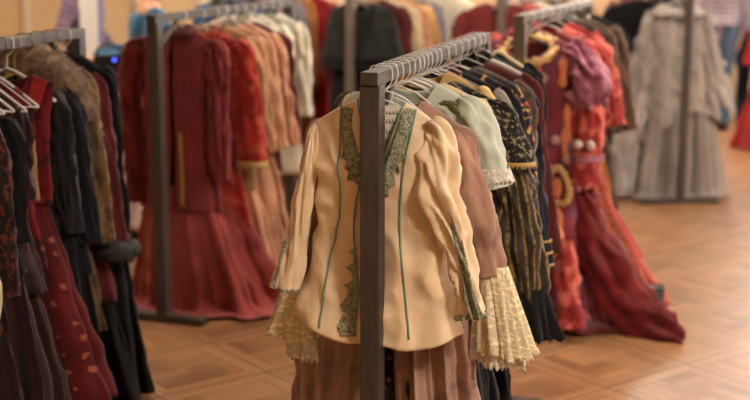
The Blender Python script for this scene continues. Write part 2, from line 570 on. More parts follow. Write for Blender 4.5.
M['burgundy'] = fabric('brick_maroon_cotton', (124, 44, 42), (100, 36, 36), 'stripe', 42, var=0.14, thr=0.4)
M['burgundy_skirt'] = fabric('brick_rose_cotton', (148, 62, 56), (122, 48, 46), 'stripe', 30, var=0.14, thr=0.4)
M['vermilion'] = fabric('red_orange_brocade', (158, 38, 32), (176, 80, 52), 'brocade', 16, thr=0.53, c3=(140, 34, 30))
M['vermilion2'] = fabric('rust_brocade', (168, 66, 44), (198, 110, 66), 'brocade', 18, thr=0.52)
M['peach'] = fabric('peach_satin', (204, 152, 118), rough=0.5)
M['peach2'] = fabric('apricot_cloth', (188, 130, 100), (212, 164, 132), 'brocade', 9, thr=0.5)
M['tan'] = fabric('tan_cloth', (186, 142, 104))
M['creamwhite'] = fabric('cream_white_cotton', (228, 218, 196), var=0.08)
M['sage'] = fabric('sage_green_cloth', (140, 138, 98))
M['lilac'] = fabric('lilac_wool', (164, 134, 140))
M['slate'] = fabric('slate_grey_wool', (132, 126, 136))
M['ochre'] = fabric('ochre_brown_cloth', (170, 112, 60))
M['scarlet'] = fabric('scarlet_cloth', (156, 34, 38))
M['greenblack'] = fabric('green_black_wool', (32, 33, 28), var=0.15)
M['charcoal'] = fabric('charcoal_wool', (36, 34, 37), var=0.15)
M['bluedenim'] = fabric('blue_cloth', (62, 92, 128))

M['redfloral'] = fabric('red_dress_gold_sprigs', (92, 18, 22), (160, 88, 58), 'dots', 17, thr=0.40)
M['redbroc'] = fabric('red_brocade', (108, 20, 24), (58, 18, 20), 'brocade', 12, thr=0.52, c3=(170, 100, 66))
M['wine'] = fabric('dark_wine_satin', (60, 28, 28), (44, 22, 26), 'brocade', 7, thr=0.5, rough=0.45)
M['darkred'] = fabric('very_dark_red_cloth', (44, 16, 17), var=0.2)
M['rust'] = fabric('rust_and_black_brocade', (30, 20, 18), (98, 38, 28), 'brocade', 34, thr=0.52)
M['furtan'] = fur('tan_fur', (104, 72, 46), (206, 164, 116))
M['furdark'] = fur('dark_fur', (34, 28, 26), (70, 58, 50))
M['bluecharcoal'] = fabric('blue_charcoal_wool', (24, 27, 34), var=0.15)
M['tanbrown'] = fabric('tan_brown_suede', (128, 98, 66), (96, 72, 48), 'brocade', 10, thr=0.5)

M['magenta'] = fabric('wine_and_plum_brocade', (140, 56, 66), (124, 66, 90), 'brocade', 10, thr=0.5, c3=(188, 92, 88))
M['plum'] = fabric('plum_net', (146, 84, 104), (184, 122, 138), 'brocade', 16, thr=0.5)
M['coral'] = fabric('coral_red_cloth', (156, 50, 48), (204, 104, 90), 'brocade', 13, thr=0.5)
M['gauze'] = fabric('dark_red_gauze', (116, 26, 28), (90, 20, 24), 'stripe', 24, rough=0.6)
M['redgold'] = fabric('red_gold_striped_cloth', (160, 56, 48), (204, 134, 92), 'stripe', 14, thr=0.35)
M['goldruff'] = fabric('gold_ruffle', (206, 166, 104), (232, 206, 160), 'brocade', 40, thr=0.5)
M['pom'] = fur('pink_pompom', (206, 130, 124), (236, 196, 182))
M['pomw'] = fur('white_pompom', (226, 200, 186), (250, 236, 226))
M['skinny'] = fabric('peach_felt', (222, 134, 92), var=0.1)
M['lavender'] = fabric('lavender_net', (176, 140, 156))

M['oat'] = fabric('oatmeal_linen', (164, 154, 146), (142, 132, 126), 'stripe', 26, var=0.08)
M['oat2'] = fabric('dusty_taupe_linen', (144, 132, 124), (122, 110, 104), 'stripe', 20, var=0.08)
M['plaid'] = fabric('plaid_shirt', (196, 190, 198), (116, 74, 92), 'plaid', 22, thr=0.2)
M['plaid2'] = fabric('purple_plaid', (148, 126, 146), (92, 70, 92), 'plaid', 20, thr=0.2)
M['jeans'] = fabric('blue_jeans', (84, 106, 128), var=0.12)
M['blueknit'] = fabric('teal_blue_knit', (44, 116, 150), (70, 92, 128), 'brocade', 14, thr=0.5)
M['palewhite'] = fabric('pale_lavender_cotton', (206, 190, 192), var=0.06)
M['paleblue'] = fabric('pale_blue_cotton', (180, 196, 216), var=0.06)
M['skin'] = solid('skin', (214, 160, 128), 0.55)
M['hair'] = solid('brown_hair', (66, 44, 30), 0.6, sc=60, var=0.3)
M['leather'] = solid('dark_leather', (40, 30, 26), 0.45)
M['eye'] = solid('eye', (40, 30, 26), 0.2)
M['glow'] = solid('blue_lamp', (70, 80, 230), 0.4, emit=((70, 90, 255), 3.0))

# ------------------------------------------------------------------ room
def plane_wall(name, c, s, mat):
    return tag(box(name, c, s, mat), kind='structure')

X0, X1, Y0, Y1, HC = -4.6, 6.6, -2.6, 13.0, 3.7
wall_mat = solid('warm_plaster', (214, 184, 142), 0.85, var=0.04, sc=2.0, bump=0.1)
trim_mat = solid('pale_trim', (224, 208, 182), 0.6, var=0.03)
white_mat = solid('white_paint', (232, 228, 222), 0.5, var=0.02)
ceil_mat = solid('ceiling_white', (200, 190, 172), 0.9, var=0.02)
W, D = X1 - X0, Y1 - Y0
plane_wall('floor', ((X0 + X1) / 2, (Y0 + Y1) / 2, -0.05), (W, D, 0.1), parquet())
plane_wall('ceiling', ((X0 + X1) / 2, (Y0 + Y1) / 2, HC + 0.05), (W, D, 0.1), ceil_mat)
plane_wall('wall_left', (X0 - 0.1, (Y0 + Y1) / 2, HC / 2), (0.2, D, HC), wall_mat)
plane_wall('wall_front', ((X0 + X1) / 2, Y0 - 0.1, HC / 2), (W, 0.2, HC), wall_mat)

def wall_with_windows(name, along, pos, a0, a1, wins, z0, z1):
    """a wall slab with rectangular openings; along 'x' or 'y'"""
    bm = bmesh.new()
    def slab(b0, b1, c0, c1):
        if b1 - b0 < 1e-4 or c1 - c0 < 1e-4: return
        if along == 'x':
            box_bm(bm, ((b0 + b1) / 2, pos, (c0 + c1) / 2), (b1 - b0, 0.2, c1 - c0))
        else:
            box_bm(bm, (pos, (b0 + b1) / 2, (c0 + c1) / 2), (0.2, b1 - b0, c1 - c0))
    cur = a0
    for (b0, b1) in wins:
        slab(cur, b0, 0, HC); slab(b0, b1, 0, z0); slab(b0, b1, z1, HC); cur = b1
    slab(cur, a1, 0, HC)
    return tag(bm_obj(name, bm, wall_mat), kind='structure')

glass = NT('window_glass'); glass.b.inputs['Transmission Weight'].default_value = 1.0; glass.b.inputs['Roughness'].default_value = 0.0
glass.b.inputs['IOR'].default_value = 1.05; glass.b.inputs['Base Color'].default_value = (1, 1, 1, 1)
BW = [(1.9, 3.3), (4.0, 5.4)]
RW = [(0.6, 2.2), (3.6, 5.2), (6.6, 8.2), (9.6, 11.2)]
wall_with_windows('wall_back', 'x', Y1 + 0.1, X0, X1, BW, 1.25, 3.2)
wall_with_windows('wall_right', 'y', X1 + 0.1, Y0, Y1, RW, 0.9, 3.2)
wn = 0
def window(along, pos, a0, a1, z0, z1):
    global wn
    wn += 1
    r = tag(empty('window_%d' % wn, ((a0 + a1) / 2, pos, z0) if along == 'x' else (pos, (a0 + a1) / 2, z0)), kind='structure')
    w, h = a1 - a0, z1 - z0
    bm = bmesh.new()
    def bar(x, z, sx, sz):
        box_bm(bm, (x, 0, z) if along == 'x' else (0, x, z), (sx, 0.09, sz) if along == 'x' else (0.09, sx, sz))
    bar(-w / 2 + .035, h / 2, .07, h); bar(w / 2 - .035, h / 2, .07, h); bar(0, .035, w, .07); bar(0, h - .035, w, .07)
    bar(0, h / 2, .05, h); bar(0, h * .68, w, .05)
    bm_obj('window_frame', bm, white_mat, r)
    box('pane', (0, 0, h / 2), (w - .1, .006, h - .1) if along == 'x' else (.006, w - .1, h - .1), glass.m, r)
for a in BW: window('x', Y1 + 0.1, a[0], a[1], 1.25, 3.2)
for a in RW: window('y', X1 + 0.1, a[0], a[1], 0.9, 3.2)
plane_wall('baseboard_back', ((X0 + X1) / 2, Y1 - 0.012, 0.07), (W, 0.024, 0.14), trim_mat)
plane_wall('baseboard_left', (X0 + 0.012, (Y0 + Y1) / 2, 0.07), (0.024, D, 0.14), trim_mat)
plane_wall('baseboard_right', (X1 - 0.012, (Y0 + Y1) / 2, 0.07), (0.024, D, 0.14), trim_mat)
# raised wall panels and pilasters on the back wall
for k, x in enumerate((-4.1, -3.45, -3.0, -2.35, -1.7, -1.0, -0.3)):
    plane_wall('trim_%d' % (k + 1), (x, Y1 - 0.02, HC / 2), (0.10 if k % 2 == 0 else 0.05, 0.04, HC), trim_mat)
col = tag(empty('trim_8', (-1.965, 9.05, 0)), kind='structure')
bm = bmesh.new(); box_bm(bm, (0, 0, HC / 2), (0.125, 0.12, HC)); bm_obj('column_shaft', bm, white_mat, col, 0.006)
box('column_edge', (0.070, 0, HC / 2), (0.014, 0.09, HC), solid('violet_grey_edge', (122, 112, 168), 0.5), col)

# ------------------------------------------------------------------ racks
class Rack:
    def __init__(s, near, far, label, mat='rack', post=0.056, foot=0.25, braces=(True, True)):
        s.a = Vector((*near, 0)); s.b = Vector((*far, 0))
        d = s.b - s.a; s.L = d.length; s.d = d.normalized()
        s.rz = -math.atan2(d.x, d.y)
        r = empty('clothes_rack', s.a, s.rz); tag(r, label, 'clothes rack', 'clothes racks on the parquet floor')
        m = M[mat]
        for y in (0, s.L):
            box('post', (0, y, (0.035 + H - 0.036) / 2), (post, post, H - 0.036 - 0.035), m, r, 0.003)
            box('foot', (0, y, 0.0175), (foot * 2, 0.06, 0.035), m, r, 0.004)
        box('rail', (0, s.L / 2, H - 0.018), (0.05, s.L + post + 0.012, 0.036), m, r, 0.003)
        for y, g in ((0, 1), (s.L, -1)):
            a = Vector((0, y + g * 0.21, H - 0.034)); b = Vector((0, y + g * 0.026, H - 0.16))
            v = b - a
            box('brace', (a + b) / 2, (0.022, 0.016, v.length + .01), m, r, 0.002, rot=Vector((0, 0, 1)).rotation_difference(v).to_matrix())
        s.root = r
    def at(s, t, dx=0.0):
        p = s.a + s.d * t + Vector((s.d.y, -s.d.x, 0)) * dx
        return (p.x, p.y, 0)

HG = 'hangers hooked on the rack rails'
def hanger(rack, t, zs, what, kind='wire', w=0.19, drop=0.085, turn=0.0, adj=''):
    """hook over the rail, stem, sloping shoulders and bottom bar"""
    p = rack.at(t)
    r = empty('coat_hanger', (p[0], p[1], 0), rack.rz + turn)
    mat, rad, nm = {'wire': (M['wire'], 0.0022, 'white wire hanger'), 'dark': (M['wire_dark'], 0.0024, 'dark metal hanger'),
                'yellow': (M['yellow_plastic'], 0.005, 'yellow plastic hanger'), 'blue': (M['wire_blue'], 0.0032, 'slate blue hanger'),
                'black': (M['black_plastic'], 0.006, 'wide black plastic hanger'), 'clear': (M['clear_plastic'], 0.005, 'pale plastic hanger')}[kind]
    tag(r, '%s holding the %s' % (nm, what), 'hanger', HG)
    hook = [(-0.031, 0, H - 0.028), (-0.032, 0, H - 0.006), (-0.024, 0, H + 0.0055), (0, 0, H + 0.0075), (0.024, 0, H + 0.0055),
            (0.0315, 0, H - 0.008), (0.031, 0, H - 0.034), (0.018, 0, H - 0.052), (0.003, 0, H - 0.062), (0, 0, zs + 0.006)]
    wire('hook', [Vector(q) for q in catmull(hook, 36)], 0.0016 if kind not in ('dark', 'blue') else 0.0026, mat if kind in ('wire', 'dark', 'blue', 'yellow') else M['wire'], r, 6)
    zz = zs - 0.012
    v, f = [], []
    sh = [(0, 0, zz + 0.018), (0.05, 0, zz), (w * 0.6, 0, zz - drop * 0.45), (w * 0.97, 0, zz - drop), (w, 0, zz - drop - 0.008)]
    R = [Vector(q) for q in catmull(sh, 16)]
    Lh = [Vector((-q.x, q.y, q.z)) for q in R]
    wire_geo(v, f, list(reversed(Lh)) + R[1:], rad, 8)
    mesh_obj('shoulder_bar', v, f, mat, r)
    wire('trouser_bar', [Vector((-w, 0, zz - drop - 0.008)), Vector((0, 0, zz - drop - 0.012)), Vector((w, 0, zz - drop - 0.008))], rad * 0.85, mat, r, 6)
    return r

def garment(rack, t, name, cat, label, what, hang='wire', zs=1.365, turn=0.0, dx=0.0, group=None, hw=0.18):
    p = rack.at(t, dx)
    r = empty(name, p, rack.rz + turn)
    tag(r, label, cat, group)
    if hang:
        hanger(rack, t, zs, what, hang, w=hw, turn=turn)
    return r

# generic upper garments and skirts
def bodice(r, mat, zs=1.365, zb=0.78, hs=0.20, hb=0.2, hm=None, hd=0.05, hdb=None, un=0.4, nf=0.10, nb=0.03, np_=1.6, drop=0.06, seed=0,
           folds=None, gap=None, name='bodice', wr=0.007, cols=72, rows=34, roll=0.0, floor=False, hem=0.0, hemfn=None, cx=0.0):
    hm = hm if hm is not None else (hs * 0.84)
    hdb = hdb or hd * 1.25
    prof = [(0, hs, hd), (0.12, hs * 0.97, hd), (0.28, hm, hd), (0.5, hm * 0.97, hd), (1, hb, hdb)]
    sh = Shell(zs, zb, prof, un=un, neck=(nf, nb, np_), drop=drop, folds=folds if folds is not None else ((5, 0.010, 1.3, 0, 0.5), (11, 0.005, 1.2, 0, -0.6)),
               wr=wr, seed=seed, gap=gap, roll=roll, floor=floor, hem=hem, hemfn=hemfn, cx=cx)
    o = sh.build(name, mat, r, cols, rows)
    return sh, o

def arms(r, mat, hs=0.20, zs=1.365, drop=0.06, ln=0.5, r0=0.062, r1=0.05, out=0.05, seed=0, depth=0.5, fwd=-0.01, folds=0.0, wr=0.015, name='sleeve', sides=(-1, 1), rows=36, lout=None):
    res = []
    for sd in sides:
        x = sd * hs; z = zs - drop
        ou = out if sd > 0 or lout is None else lout
        pts = [(x * 0.93, 0, z + 0.004, 0.006, 0.006), (x * 0.99, 0, z - 0.012, r0 * 0.55, r0 * 0.5), (x * 1.0 + sd * ou * .12, fwd * .3, z - 0.07, r0, r0 * depth),
               (x + sd * ou * 0.5, fwd, z - ln * 0.5, (r0 + r1) / 2, (r0 + r1) / 2 * depth), (x + sd * ou, fwd * 2.0, z - ln, r1, r1 * depth)]
        res.append((sleeve(name, mat, r, pts, seed=seed + sd * 3.1, wr=wr, folds=folds, rows=rows), pts[-1], sd))
    return res

def skirt(r, mat, zt=1.0, zb=0.05, h0=0.15, h1=0.32, d0=0.04, d1=0.12, seed=0, n=9, amp=0.03, sharp=0, name='skirt', floor=False, cx=0.0, cy=0.0, px=0.0, py=0.0, cols=110, rows=40, hem=0.0, p=0.7, wr=0.008, hemfn=None, gap=None, gc=0.0):
    prof = [(0, h0, d0, 0, 0), (0.4, h0 + (h1 - h0) * .42, d0 + (d1 - d0) * .42, px * .25, py * .25), (0.8, h0 + (h1 - h0) * .8, d0 + (d1 - d0) * .8, px * .65, py * .65), (1, h1, d1, px, py)]
    sh = Shell(zt, zb, prof, folds=((n, amp, p, sharp, 0.4), (n * 2 + 1, amp * 0.4, p, 0, -0.5), (3, amp * 0.7, 1.3, 0, 0.7)), wr=wr, seed=seed, ease=False, floor=floor, cx=cx, cy=cy, hem=hem, hemfn=hemfn, gap=gap, gc=gc)
    return sh, sh.build(name, mat, r, cols, rows)

def collar(r, mat, z, rx, ry, h, name='collar', seed=0, ruffle=0.0, flare=0.01, n=80, nf=18, y=0.0, tilt=0.0):
    verts, faces, uvs = [], [], []
    rows = 6
    for i in range(rows + 1):
        v = i / rows
        for k in range(n):
            w = 2 * PI * k / n
            q = ruffle * v * math.cos(nf * w + seed)
            verts.append(((rx + flare * v + q) * math.cos(w), y + (ry + flare * v + q) * math.sin(w), z + h * v + tilt * math.sin(w) + ruffle * 0.5 * v * math.sin(nf * w + seed)))
            uvs.append((w * rx, v * h))
    for i in range(rows):
        for k in range(n):
            faces.append((i * n + k, i * n + (k + 1) % n, (i + 1) * n + (k + 1) % n, (i + 1) * n + k))
    return mesh_obj(name, verts, faces, mat, r, uvs, True, 0.003)

def buttons(sh, r, mat, u, v0, v1, n, rad=0.009, name='button'):
    for i in range(n):
        p = sh.P(u, v0 + (v1 - v0) * i / max(1, n - 1), -1, 0.004)
        ball(name, p, rad, mat, r, 12, (1, 0.5, 1))

def KS(a, b, sd): return b if sd > 0 else a
# ------------------------------------------------------------------ RACK A: front rack
RA = Rack((-0.007, 3.48), (0.40, 4.86), 'dark clothes rack in front, its end post before the cream embroidered jacket')

# A1 the cream embroidered jacket
r = garment(RA, 0.085, 'embroidered_jacket', 'jacket', 'cream silk jacket with teal and gold embroidery, hanging behind the front rack post', 'cream embroidered jacket', 'wire', zs=1.36, dx=0.008)
prof = [(0, .205, .036), (.10, .203, .05), (.26, .188, .056), (.45, .184, .058), (.7, .206, .066), (1, .250, .085)]
def hem1(u, sd): return .045 * u * u + .006 * math.sin(u * 7 + 1)
J = Shell(1.36, .675, prof, un=.32, neck=(.20, .03, 1.2), drop=.085, folds=((5, .011, 1.5, 0, .5), (9, .007, 1.2, 0, -.6), (2, .006, 1, 0, 0)), wr=.014, seed=3, gap=lambda v: .035, hemfn=hem1, roll=-.05, cx=-.006)
J.build('jacket_body', M['cream'], r, 170, 80, .003)
def xz(px, py):
    """jacket-frame (across, up) of a place seen on the cloth"""
    return (px / 352.0, 1.354 - py / 350.0)
def on(pts): return [J.uv(*xz(x, y)) for x, y in pts]
def curve(pts):
    Q = on(pts)
    def f(t):
        k = min(int(t * (len(Q) - 1)), len(Q) - 2); w = t * (len(Q) - 1) - k
        return (Q[k][0] + (Q[k + 1][0] - Q[k][0]) * w, Q[k][1] + (Q[k + 1][1] - Q[k][1]) * w)
    return f
# piping: princess seams, front edges and neckline  (offsets from the collar centre, downwards)
J.cord('seam_piping', M['teal_cord'], r, on([(-42, 3), (-41, 30), (-39, 57), (-38, 87), (-41, 112), (-48, 137), (-52, 167), (-54, 197), (-54, 222)]), .0028, .003, 80)
J.cord('seam_piping', M['teal_cord'], r, on([(33, 2), (32, 19), (28, 47), (24, 84), (23, 112), (25, 137), (29, 167), (33, 197), (37, 226)]), .0028, .003, 80)
for sd in (-1, 1):
    J.cord('neck_piping', M['teal_cord'], r, [(sd * k, .002) for k in (.335, .30, .24, .17, .10, .045)], .0026, .002, 50)
J.cord('front_edge_piping', M['teal_cord'], r, on([(-14, 62), (-20, 85), (-24, 112), (-25, 130), (-22, 160), (-20, 200), (-19, 228)]), .0028, .003, 60)
J.cord('front_edge_piping', M['teal_cord'], r, on([(-2, 78), (-6, 100), (-8, 130), (-6, 160), (-3, 200), (-2, 228)]), .0028, .003, 60)
J.strip('neck_embroidery', M['embro'], r, curve([(-29, 5), (-28, 24), (-24, 36), (-19, 48), (-16, 60), (-15, 72)]),
        curve([(-41, 5), (-40.5, 16), (-40, 26), (-39, 38), (-37, 46), (-38, 52), (-32, 55), (-33, 62), (-28, 65), (-30, 74), (-22, 78), (-17, 79)]), 90, 10, .0035)
J.strip('neck_embroidery', M['embro'], r, curve([(23, 4), (18, 22), (13, 42), (7, 54), (2, 64), (-2, 74)]),
        curve([(32, 4), (31, 19), (29, 32), (27, 42), (27, 50), (21, 54), (23, 64), (17, 66), (19, 76), (12, 78), (12, 87), (5, 88), (5, 97), (-2, 94)]), 90, 10, .0035)
J.strip('front_embroidery', M['embro'], r, curve([(-23, 142), (-22, 165), (-20, 200), (-18.5, 229)]),
        curve([(-25, 142), (-29, 146), (-25, 150), (-26, 158), (-34, 162), (-28, 168), (-27, 176), (-36, 180), (-31, 186), (-33, 194), (-37, 199), (-32, 206), (-35, 214), (-38, 220), (-33, 229)]), 110, 8, .0035)
J.strip('front_embroidery', M['embro'], r, curve([(-6, 130), (-6, 160), (-3, 200), (-2, 228)]),
        curve([(-4, 130), (5, 134), (-2, 140), (-1, 150), (7, 155), (0, 161), (0, 170), (8, 175), (2, 181), (2, 192), (9, 197), (3, 204), (4, 216), (9, 221), (5, 228)]), 110, 8, .0035)
# sleeves
Ls = [(-.190, 0, 1.286, .005, .006), (-.200, 0, 1.268, .014, .018), (-.210, -.002, 1.21, .022, .026), (-.232, -.008, 1.08, .027, .026), (-.254, -.02, .95, .034, .027), (-.276, -.035, .84, .043, .030), (-.280, -.037, .815, .044, .031)]
ls = sleeve('sleeve', M['cream'], r, Ls, 5, .010, 80, 48, .003)
Rs = [(.128, -.006, 1.300, .008, .010), (.150, -.016, 1.278, .034, .026), (.164, -.030, 1.21, .052, .040), (.170, -.042, 1.135, .061, .046), (.190, -.044, 1.07, .050, .038), (.218, -.044, .985, .036, .030), (.240, -.044, .90, .031, .027), (.262, -.044, .81, .033, .028), (.270, -.044, .775, .037, .029)]
rs = sleeve('sleeve', M['cream'], r, Rs, 9, .019, 90, 56, .003)
def cuff_band(parent, P, wd, mat, name, spike=None, seed=0, wr=.012):
    """embroidered band round a sleeve end; a spray climbs along the front. Follows the sleeve surface"""
    S = catmull(P, 90); verts, faces = [], []
    nA, nB, tot = 90, 12, 90
    Ls_ = [0.0]
    for m in range(tot): Ls_.append(Ls_[-1] + (Vector(S[m + 1][:3]) - Vector(S[m][:3])).length)
    for a in range(nA + 1):
        w = 2 * PI * a / nA
        up = wd * (1 + .18 * math.sin(w * 13))
        if spike:
            dlt = abs((w - spike[0] + PI) % (2 * PI) - PI)
            up += spike[1] * max(0, 1 - dlt / spike[2]) ** .55 * (1 + .10 * math.sin(w * 31))
        for b_ in range(nB + 1):
            k = tot * (1 - up * b_ / nB)
            i = int(min(k, tot - 1)); f = k - i
            q = [S[i][j] + (S[i + 1][j] - S[i][j]) * f for j in range(5)]
            L = Ls_[i] + (Ls_[i + 1] - Ls_[i]) * f
            t = (Vector(S[min(i + 1, tot)][:3]) - Vector(S[max(i - 1, 0)][:3])).normalized()
            bb = Vector((0, 1, 0)) - t * t.y; bb.normalize(); aa = bb.cross(t); aa.normalize()
            cw, sw = math.cos(w), math.sin(w)
            d = wr * (0.7 * nz(cw * 1.2 + seed, sw * 1.2, L * 8 + cw * 1.5) + 0.4 * nz(cw * 2 + seed, sw * 2 + 5, L * 22))
            d += wr * 1.1 * ((1 - 2 * abs(nz(cw * 1.0 + seed * 1.3, sw * 1.0 + 3, L * 10 + cw * 1.8))) - .6)
            d += wr * 0.9 * ((1 - 2 * abs(nz(cw * 1.5 + seed * .7 + 9, sw * 1.5, L * 2.5 + sw))) - .6)
            verts.append(Vector(q[:3]) + aa * cw * (q[3] + d + .0045) + bb * sw * (q[4] + d + .0045))
    for a in range(nA):
        for b_ in range(nB):
            k = a * (nB + 1) + b_
            faces.append((k, k + 1, k + nB + 2, k + nB + 1))
    return mesh_obj(name, verts, faces, mat, parent, None, True, .002)
tag(cuff_band(ls, Ls, .075, M['embro'], 'cuff_embroidery', (PI * 1.5 + .95, .32, .30), 5, .010), 'teal and gold embroidered cuff')
tag(cuff_band(rs, Rs, .07, M['embro'], 'cuff_embroidery', (PI * 1.5 - .35, .42, .50), 9, .019), 'teal and gold embroidered cuff climbing up the sleeve')

# paper tag hanging inside the neck
r = empty('paper_tag', RA.at(.085, .045), RA.rz)
tag(r, 'white handwritten paper tag hanging in the neck of the cream embroidered jacket', 'tag')
box('card', (0, -.012, 1.285), (.07, .0012, .125), M['paper'], r, rot=Matrix.Rotation(.05, 3, 'Y'))
bm = bmesh.new()
rnd = random.Random(4)
for row, (zz, n) in enumerate(((1.33, 6), (1.305, 4), (1.278, 5), (1.25, 3))):
    for k in range(n):
        x = -.026 + k * .0095
        hgt = rnd.choice((.010, .013, .016))
        box_bm(bm, (x, -.0132, zz + rnd.uniform(-.001, .001)), (.0019, .0006, hgt), Matrix.Rotation(rnd.uniform(-.5, .5), 3, 'Y'))
        box_bm(bm, (x + .003, -.0132, zz - .002), (.007, .0006, .0018), Matrix.Rotation(rnd.uniform(-.6, .6), 3, 'Y'))
bm_obj('handwriting', bm, M['ink'], r)
wire('string', [Vector((0, -.012, 1.345)), Vector((.004, -.006, 1.36)), Vector((0, 0, 1.372))], .0008, M['paper'], r, 5)

# A2 taupe dress with lace flounces (skirt shows below the jacket)
r = garment(RA, 0.20, 'taupe_dress', 'dress', 'mauve-brown pleated dress with cream lace flounces at the cuffs, behind the cream jacket', 'mauve-brown dress', 'wire', zs=1.35)
bodice(r, M['taupe'], 1.35, .88, .21, .15, .17, .04, drop=.075, seed=11)
TP = {-1: [(-.195, 0, 1.275, .01, .01), (-.215, 0, 1.245, .045, .035), (-.225, 0, 1.15, .055, .038), (-.245, -.01, .98, .05, .036), (-.262, -.03, .80, .045, .036)],
      1: [(.185, 0, 1.275, .01, .01), (.205, 0, 1.245, .04, .03), (.222, -.005, 1.15, .05, .034), (.262, -.01, 1.0, .052, .036), (.295, -.015, .86, .046, .034)]}
for sd in (-1, 1):
    s_ = sleeve('sleeve', M['taupe'], r, TP[sd], 31 + sd, .012, 40, 30)
    e = TP[sd][-1]
    f_ = flounce('lace_flounce', M['lace_cream'], s_, (e[0] + (.0 if sd < 0 else .005), e[1]), e[2] + .03, e[2] - (.16 if sd < 0 else .23), .043, .09 if sd < 0 else .070, seed=3 + sd, nf=8, amp=.016, ruffle=.010, lean=(-.008 if sd < 0 else .045, -.01), flat=.6)
    tag(f_, 'cream lace flounce')
    fl = flounce('under_flounce', M['lace_white'], s_, (e[0], e[1] + .01), e[2] + .02, e[2] - (.23 if sd < 0 else .26), .04, .075, seed=8 + sd, nf=5, amp=.012, ruffle=.008, lean=(.03 if sd < 0 else .03, 0), flat=.6)
def gp(v): return .10 * max(0.0, v - .02) ** .2 if v < 1 else .1
S2, so = skirt(r, M['skirt_brown'], .92, .04, .20, .335, .05, .12, seed=17, n=15, amp=.034, sharp=1, cols=300, rows=46, p=.15, gap=lambda v: .055 + .01 * v, gc=.105, cx=-.012, cy=-.02)
P2, _ = skirt(r, M['skirt_dark'], .90, .045, .15, .24, .035, .085, seed=19, n=8, amp=.010, name='floral_underskirt', cy=-.005)

# A3 pale mint blouse
r = garment(RA, 0.33, 'mint_blouse', 'blouse', 'pale mint striped blouse with short lace-trimmed sleeve beside the cream jacket', 'pale mint blouse', 'wire', zs=1.385, dx=.045)
bodice(r, M['mint'], 1.385, .86, .185, .17, .165, .040, drop=.06, seed=23, un=.42, cx=-.025)
for sd in (-1, 1):
    s_ = sleeve('sleeve', M['mint'], r, [(-.062 + sd * KS(.10, .18, sd), 0, 1.345, .01, .01), (-.062 + sd * KS(.12, .205, sd), 0, 1.315, .045, .035), (-.062 + sd * KS(.13, .235, sd), -.01, 1.235, .062, .042), (-.062 + sd * KS(.11, .262, sd), -.015, 1.15, .066, .042), (-.062 + sd * KS(.10, .278, sd), -.015, 1.085, .062, .038)], 41 + sd, .013, 34, 34, folds=.005, nf=9)
    flounce('lace_band', M['lace_white'], s_, (-.062 + sd * KS(.105, .266, sd), -.016), 1.15, 1.11, .070, .073, seed=5, nf=9, amp=.003, ruffle=.004, flat=.62, lean=(sd * .008, 0))
ball('bow', (.10, -.058, 1.335), .016, M['olive'], r, 16, (1.5, .5, .6), .5, 2)
sleeve('ribbon', M['olive'], r, [(.10, -.058, 1.335, .008, .004), (.118, -.062, 1.32, .010, .004), (.13, -.06, 1.31, .008, .004)], 3, .003, 12, 14)

# A4 ecru dress
r = garment(RA, 0.44, 'ecru_dress', 'dress', 'ecru cotton dress second behind the mint blouse', 'ecru cotton dress', 'clear', zs=1.375)
bodice(r, M['ecru'], 1.375, .95, .215, .16, .18, .035, seed=51)
arms(r, M['ecru'], .20, 1.375, .06, .30, .045, .045, -.02, seed=52)
skirt(r, M['black'], .97, .25, .15, .27, .04, .085, seed=53, n=8, amp=.014)
# A5 black and gold lace dress
r = garment(RA, 0.54, 'lace_dress', 'dress', 'black dress with gold-flecked lace shoulder and gold-edged puff sleeves', 'black and gold lace dress', 'wire', zs=1.37)
bodice(r, M['blacklace'], 1.37, .92, .235, .17, .2, .042, seed=61)
for sd in (-1, 1):
    s_ = sleeve('sleeve', M['blacklace'], r, [(sd * .205, 0, 1.305, .01, .01), (sd * .235, 0, 1.275, .045, .035), (sd * KS(.22, .26, sd), -.005, 1.2, .06, .04), (sd * KS(.19, .285, sd), -.012, 1.13, .066, .042), (sd * KS(.18, .292, sd), -.015, 1.10, .06, .04)], 63 + sd, .012, 24, 28)
    flounce('gold_band', M['gold'], s_, (sd * KS(.185, .289, sd), -.014), 1.135, 1.12, .068, .066, nf=7, amp=.001, ruffle=0, flat=.7, lean=(sd * .004, 0), rows=4)
    s2 = sleeve('hanging_sleeve', M['blackgold'], r, [(sd * KS(.17, .285, sd), -.01, 1.11, .05, .03), (sd * KS(.17, .295, sd), -.012, 1.04, .068, .042), (sd * KS(.17, .318, sd), -.014, .90, .074, .044), (sd * KS(.17, .335, sd), -.016, .77, .066, .042), (sd * KS(.17, .34, sd), -.016, .70, .05, .035)], 66 + sd, .016, 40, 48, folds=.007, nf=11)
    flounce('cuff', M['blackvel'], s2, (sd * KS(.17, .345, sd), -.016), .74, .58, .055, .08, seed=7, nf=5, amp=.016, ruffle=.003, flat=.6, lean=(sd * .02, 0))
skirt(r, M['blackvel'], .94, .05, .16, .30, .04, .10, seed=67, n=9, amp=.016)
